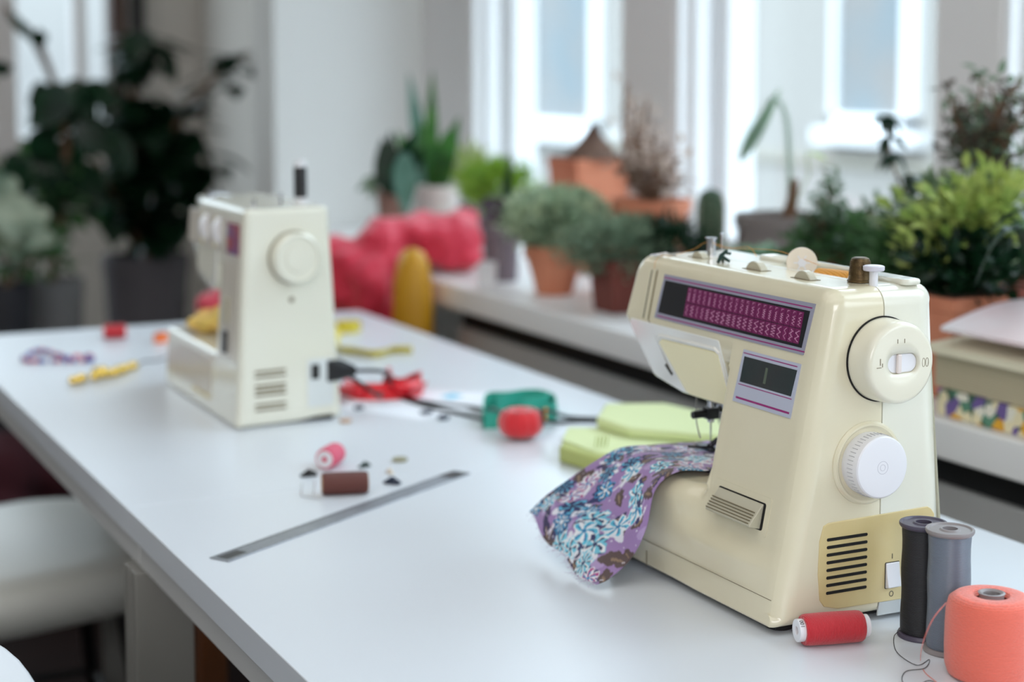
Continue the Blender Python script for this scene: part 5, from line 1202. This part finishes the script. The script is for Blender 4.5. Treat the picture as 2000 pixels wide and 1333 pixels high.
for sx in (-1, 1):
    for sy in (-1, 1):
        mb = MB(); mb.cyl((.11 * sx, .15 * sy, .435), (.16 * sx, .20 * sy, 0), .013, .011); obj('leg', mb, m_black, st)
mb = MB(); mb.tube([(-.14, -.18, .18), (.14, -.18, .18), (.14, .18, .18), (-.14, .18, .18), (-.14, -.18, .18)], .007, 8); obj('stretcher', mb, m_black, st)
# things on the floor below
mb = MB(); q = atz(50, 880, .28)
for k in range(16): mb.ell((rs.uniform(-.16, .16), rs.uniform(-.16, .16), rs.uniform(.08, .26)), (rs.uniform(.10, .15), rs.uniform(.10, .15), rs.uniform(.07, .12)), 16)
for v_ in mb.b.verts: v_.co.z = max(v_.co.z, .004)
tag(obj('floor_cushion', mb, mat('maroon_wool', (58, 13, 24), .95), loc=(q.x, q.y + .1, 0), remesh=.014, disp=(.1, .03)), 'dark maroon lumpy cushion on the floor, left of the far table', 'cushion')
q = atz(412, 1290, .40)
ws_ = empty('wooden_stool', (q.x + .145, q.y + .145, 0), 'tall brown wooden stool standing in the dark under the near table', 'stool')
mb = MB(); rbox(mb, -.17, -.17, .60, .17, .17, .63, .006); obj('seat', mb, mat('orange_brown_wood', (128, 74, 36), .5, noise=(6, (100, 56, 28), (1, 10, 1))), ws_)
for sx in (-1, 1):
    for sy in (-1, 1): mb = MB(); rbox(mb, sx * .145 - .018, sy * .145 - .018, 0, sx * .145 + .018, sy * .145 + .018, .5995, .003); obj('leg', mb, MATS['orange_brown_wood'], ws_)

# ================================================================== dark plants in floor planters at the back left
def planter(name, label, px, pyt, wpx, Y, m_p, cat='potted plant', group=None, square=False):
    c = aty(px, pyt, Y); s = dep(c) / F; r = wpx / 2 * s; root = empty(name, (c.x, c.y, 0), label, cat, group); h = c.z
    mb = MB(); mb.lathe([(.001, 0), (r * .72, 0), (r * .97, h - .05), (r, h - .05), (r, h), (r * .92, h), (r * .9, h - .03), (.001, h - .03)], 40, close=False); obj('pot', mb, m_p, root, angle=40)
    mb = MB(); mb.lathe([(.001, h - .025), (r * .89, h - .026)], 30, close=False); obj('soil', mb, m_soil, root)
    return root, h, s
def Lp(root, px, py, Y): return aty(px, py, Y) - root.location
rt, h, s = planter('rubber_fig', 'tall dark fig with big drooping leaves in a wide grey planter at the back left', 285, 498, 168, 4.9, m_planter)
trunk = [(0, 0, h - .03), Lp(rt, 270, 350, 4.9), Lp(rt, 262, 200, 4.9), Lp(rt, 265, 60, 4.9)]
mb = MB(); mb.tube(spline(trunk, 6), .014, 8); mb.tube(spline([trunk[1], Lp(rt, 330, 260, 4.85), Lp(rt, 385, 190, 4.85), Lp(rt, 440, 130, 4.8), Lp(rt, 480, 110, 4.8)], 6), .010, 8); mb.tube(spline([(0, 0, h), Lp(rt, 180, 300, 4.8), Lp(rt, 110, 170, 4.8), Lp(rt, 60, 70, 4.8), Lp(rt, 10, 15, 4.8)], 6), .008, 8); obj('trunk', mb, m_twig, rt)
mb = MB()
def big(px, py, Y, n_, ll, ww, dz=(-.9, .4)):
    for _ in range(n_):
        c = Lp(rt, px + rs.gauss(0, 12), py + rs.gauss(0, 12), Y + rs.uniform(-.12, .12)); a = rs.uniform(0, 6.28); mb.leaf(c, (math.cos(a), math.sin(a), rs.uniform(*dz)), (0, 0, 1), ll * rs.uniform(.8, 1.2), ww * rs.uniform(.85, 1.15), .6, .08, 5)
for px, py, n_ in ((265, 90, 4), (285, 80, 3), (250, 130, 4), (280, 190, 6), (250, 220, 6), (300, 250, 6), (260, 300, 7), (320, 300, 6), (290, 350, 7), (230, 360, 5), (340, 360, 5), (300, 400, 6), (250, 420, 5), (340, 420, 5), (290, 450, 5), (380, 330, 3), (360, 270, 4), (330, 220, 3)): big(px, py, 4.9, n_ * 2, .14, .085)
for px, py, n_ in ((350, 240, 3), (385, 190, 5), (400, 175, 5), (425, 145, 6), (450, 125, 6), (475, 115, 5), (470, 135, 4), (370, 215, 4)): big(px, py, 4.82, n_, .085, .055, (-.3, .6))
obj('leaf', mb, l_dark, rt, angle=180)
rt, h, s = planter('rubber_tree', 'broad leaved dark tree in front of the far brown window, in a lighter grey planter', 98, 545, 128, 4.5, mat('light_grey_planter', (120, 118, 118), .7))
mb = MB(); mb.tube(spline([(0, 0, h - .03), Lp(rt, 120, 400, 4.5), Lp(rt, 130, 280, 4.5), Lp(rt, 110, 180, 4.5), Lp(rt, 72, 75, 4.5)], 6), .010, 8); obj('trunk', mb, m_twig, rt)
mb = MB()
for (a, b_, w_) in (((130, 170), (60, 250), 70), ((130, 160), (150, 230), 75), ((140, 180), (215, 235), 66), ((120, 200), (110, 290), 80), ((160, 170), (235, 200), 50), ((100, 180), (45, 200), 55), ((70, 80), (10, 20), 22), ((72, 90), (75, 60), 26), ((20, 140), (-20, 130), 30), ((150, 240), (230, 300), 70), ((100, 250), (60, 330), 60), ((180, 230), (180, 320), 66), ((130, 300), (60, 350), 60), ((150, 320), (200, 400), 60), ((40, 300), (20, 360), 50), ((120, 330), (120, 400), 60), ((200, 260), (260, 330), 60), ((30, 350), (60, 400), 50), ((150, 260), (130, 340), 60), ((75, 60), (85, 95), 26), ((60, 300), (110, 330), 40), ((200, 330), (170, 420), 44), ((60, 400), (150, 430), 44)):
    p, q = Lp(rt, *a, 4.5 + rs.uniform(-.1, .1)), Lp(rt, *b_, 4.45 + rs.uniform(-.12, .12)); mb.leaf(p, q - p, (rs.uniform(-.5, 0), -1, rs.uniform(-.2, .5)), (q - p).length, w_ * s, .3, .1, 6)
obj('leaf', mb, l_dark, rt, angle=180)
foliage(rt, Lp(rt, 60, 400, 4.6), (.13, .15, .12), 150, .07, .04, l_deep, 'lower_leaf', updir=.2, curl=.5)
rt, h, s = planter('begonia', 'pale variegated broad leaves in a black planter at the left edge of the photo', 8, 555, 110, 4.2, m_blackpot)
mb = MB()
for (px, py, w_) in ((15, 410, 95), (70, 460, 70), (20, 470, 80), (-20, 440, 80), (60, 420, 70), (5, 360, 60)):
    c = Lp(rt, px, py, 4.2 + rs.uniform(-.08, .05)); d_ = Vector((rs.uniform(-.3, .6), -.5, rs.uniform(-.6, -.1))).normalized(); mb.leaf(c - d_ * w_ * s * .5, d_, (.1, -.8, .6), w_ * s * 1.25, w_ * s, .3, .12, 7)
obj('leaf', mb, leafmat('veined_pale_leaf', (196, 204, 180), (70, 100, 80), .5, 9), rt, angle=180)
mb = MB()
for v_ in ((15, 410), (70, 460), (20, 470)): mb.tube(spline([(0, 0, h - .02), Lp(rt, v_[0], v_[1] + 30, 4.22), Lp(rt, *v_, 4.22)], 4), .004, 6)
obj('stem', mb, m_twig, rt)
foliage(rt, Lp(rt, 40, 505, 4.25), (.12, .12, .05), 120, .05, .02, l_deep, 'lower_leaf', updir=.2)
bake_cuts()
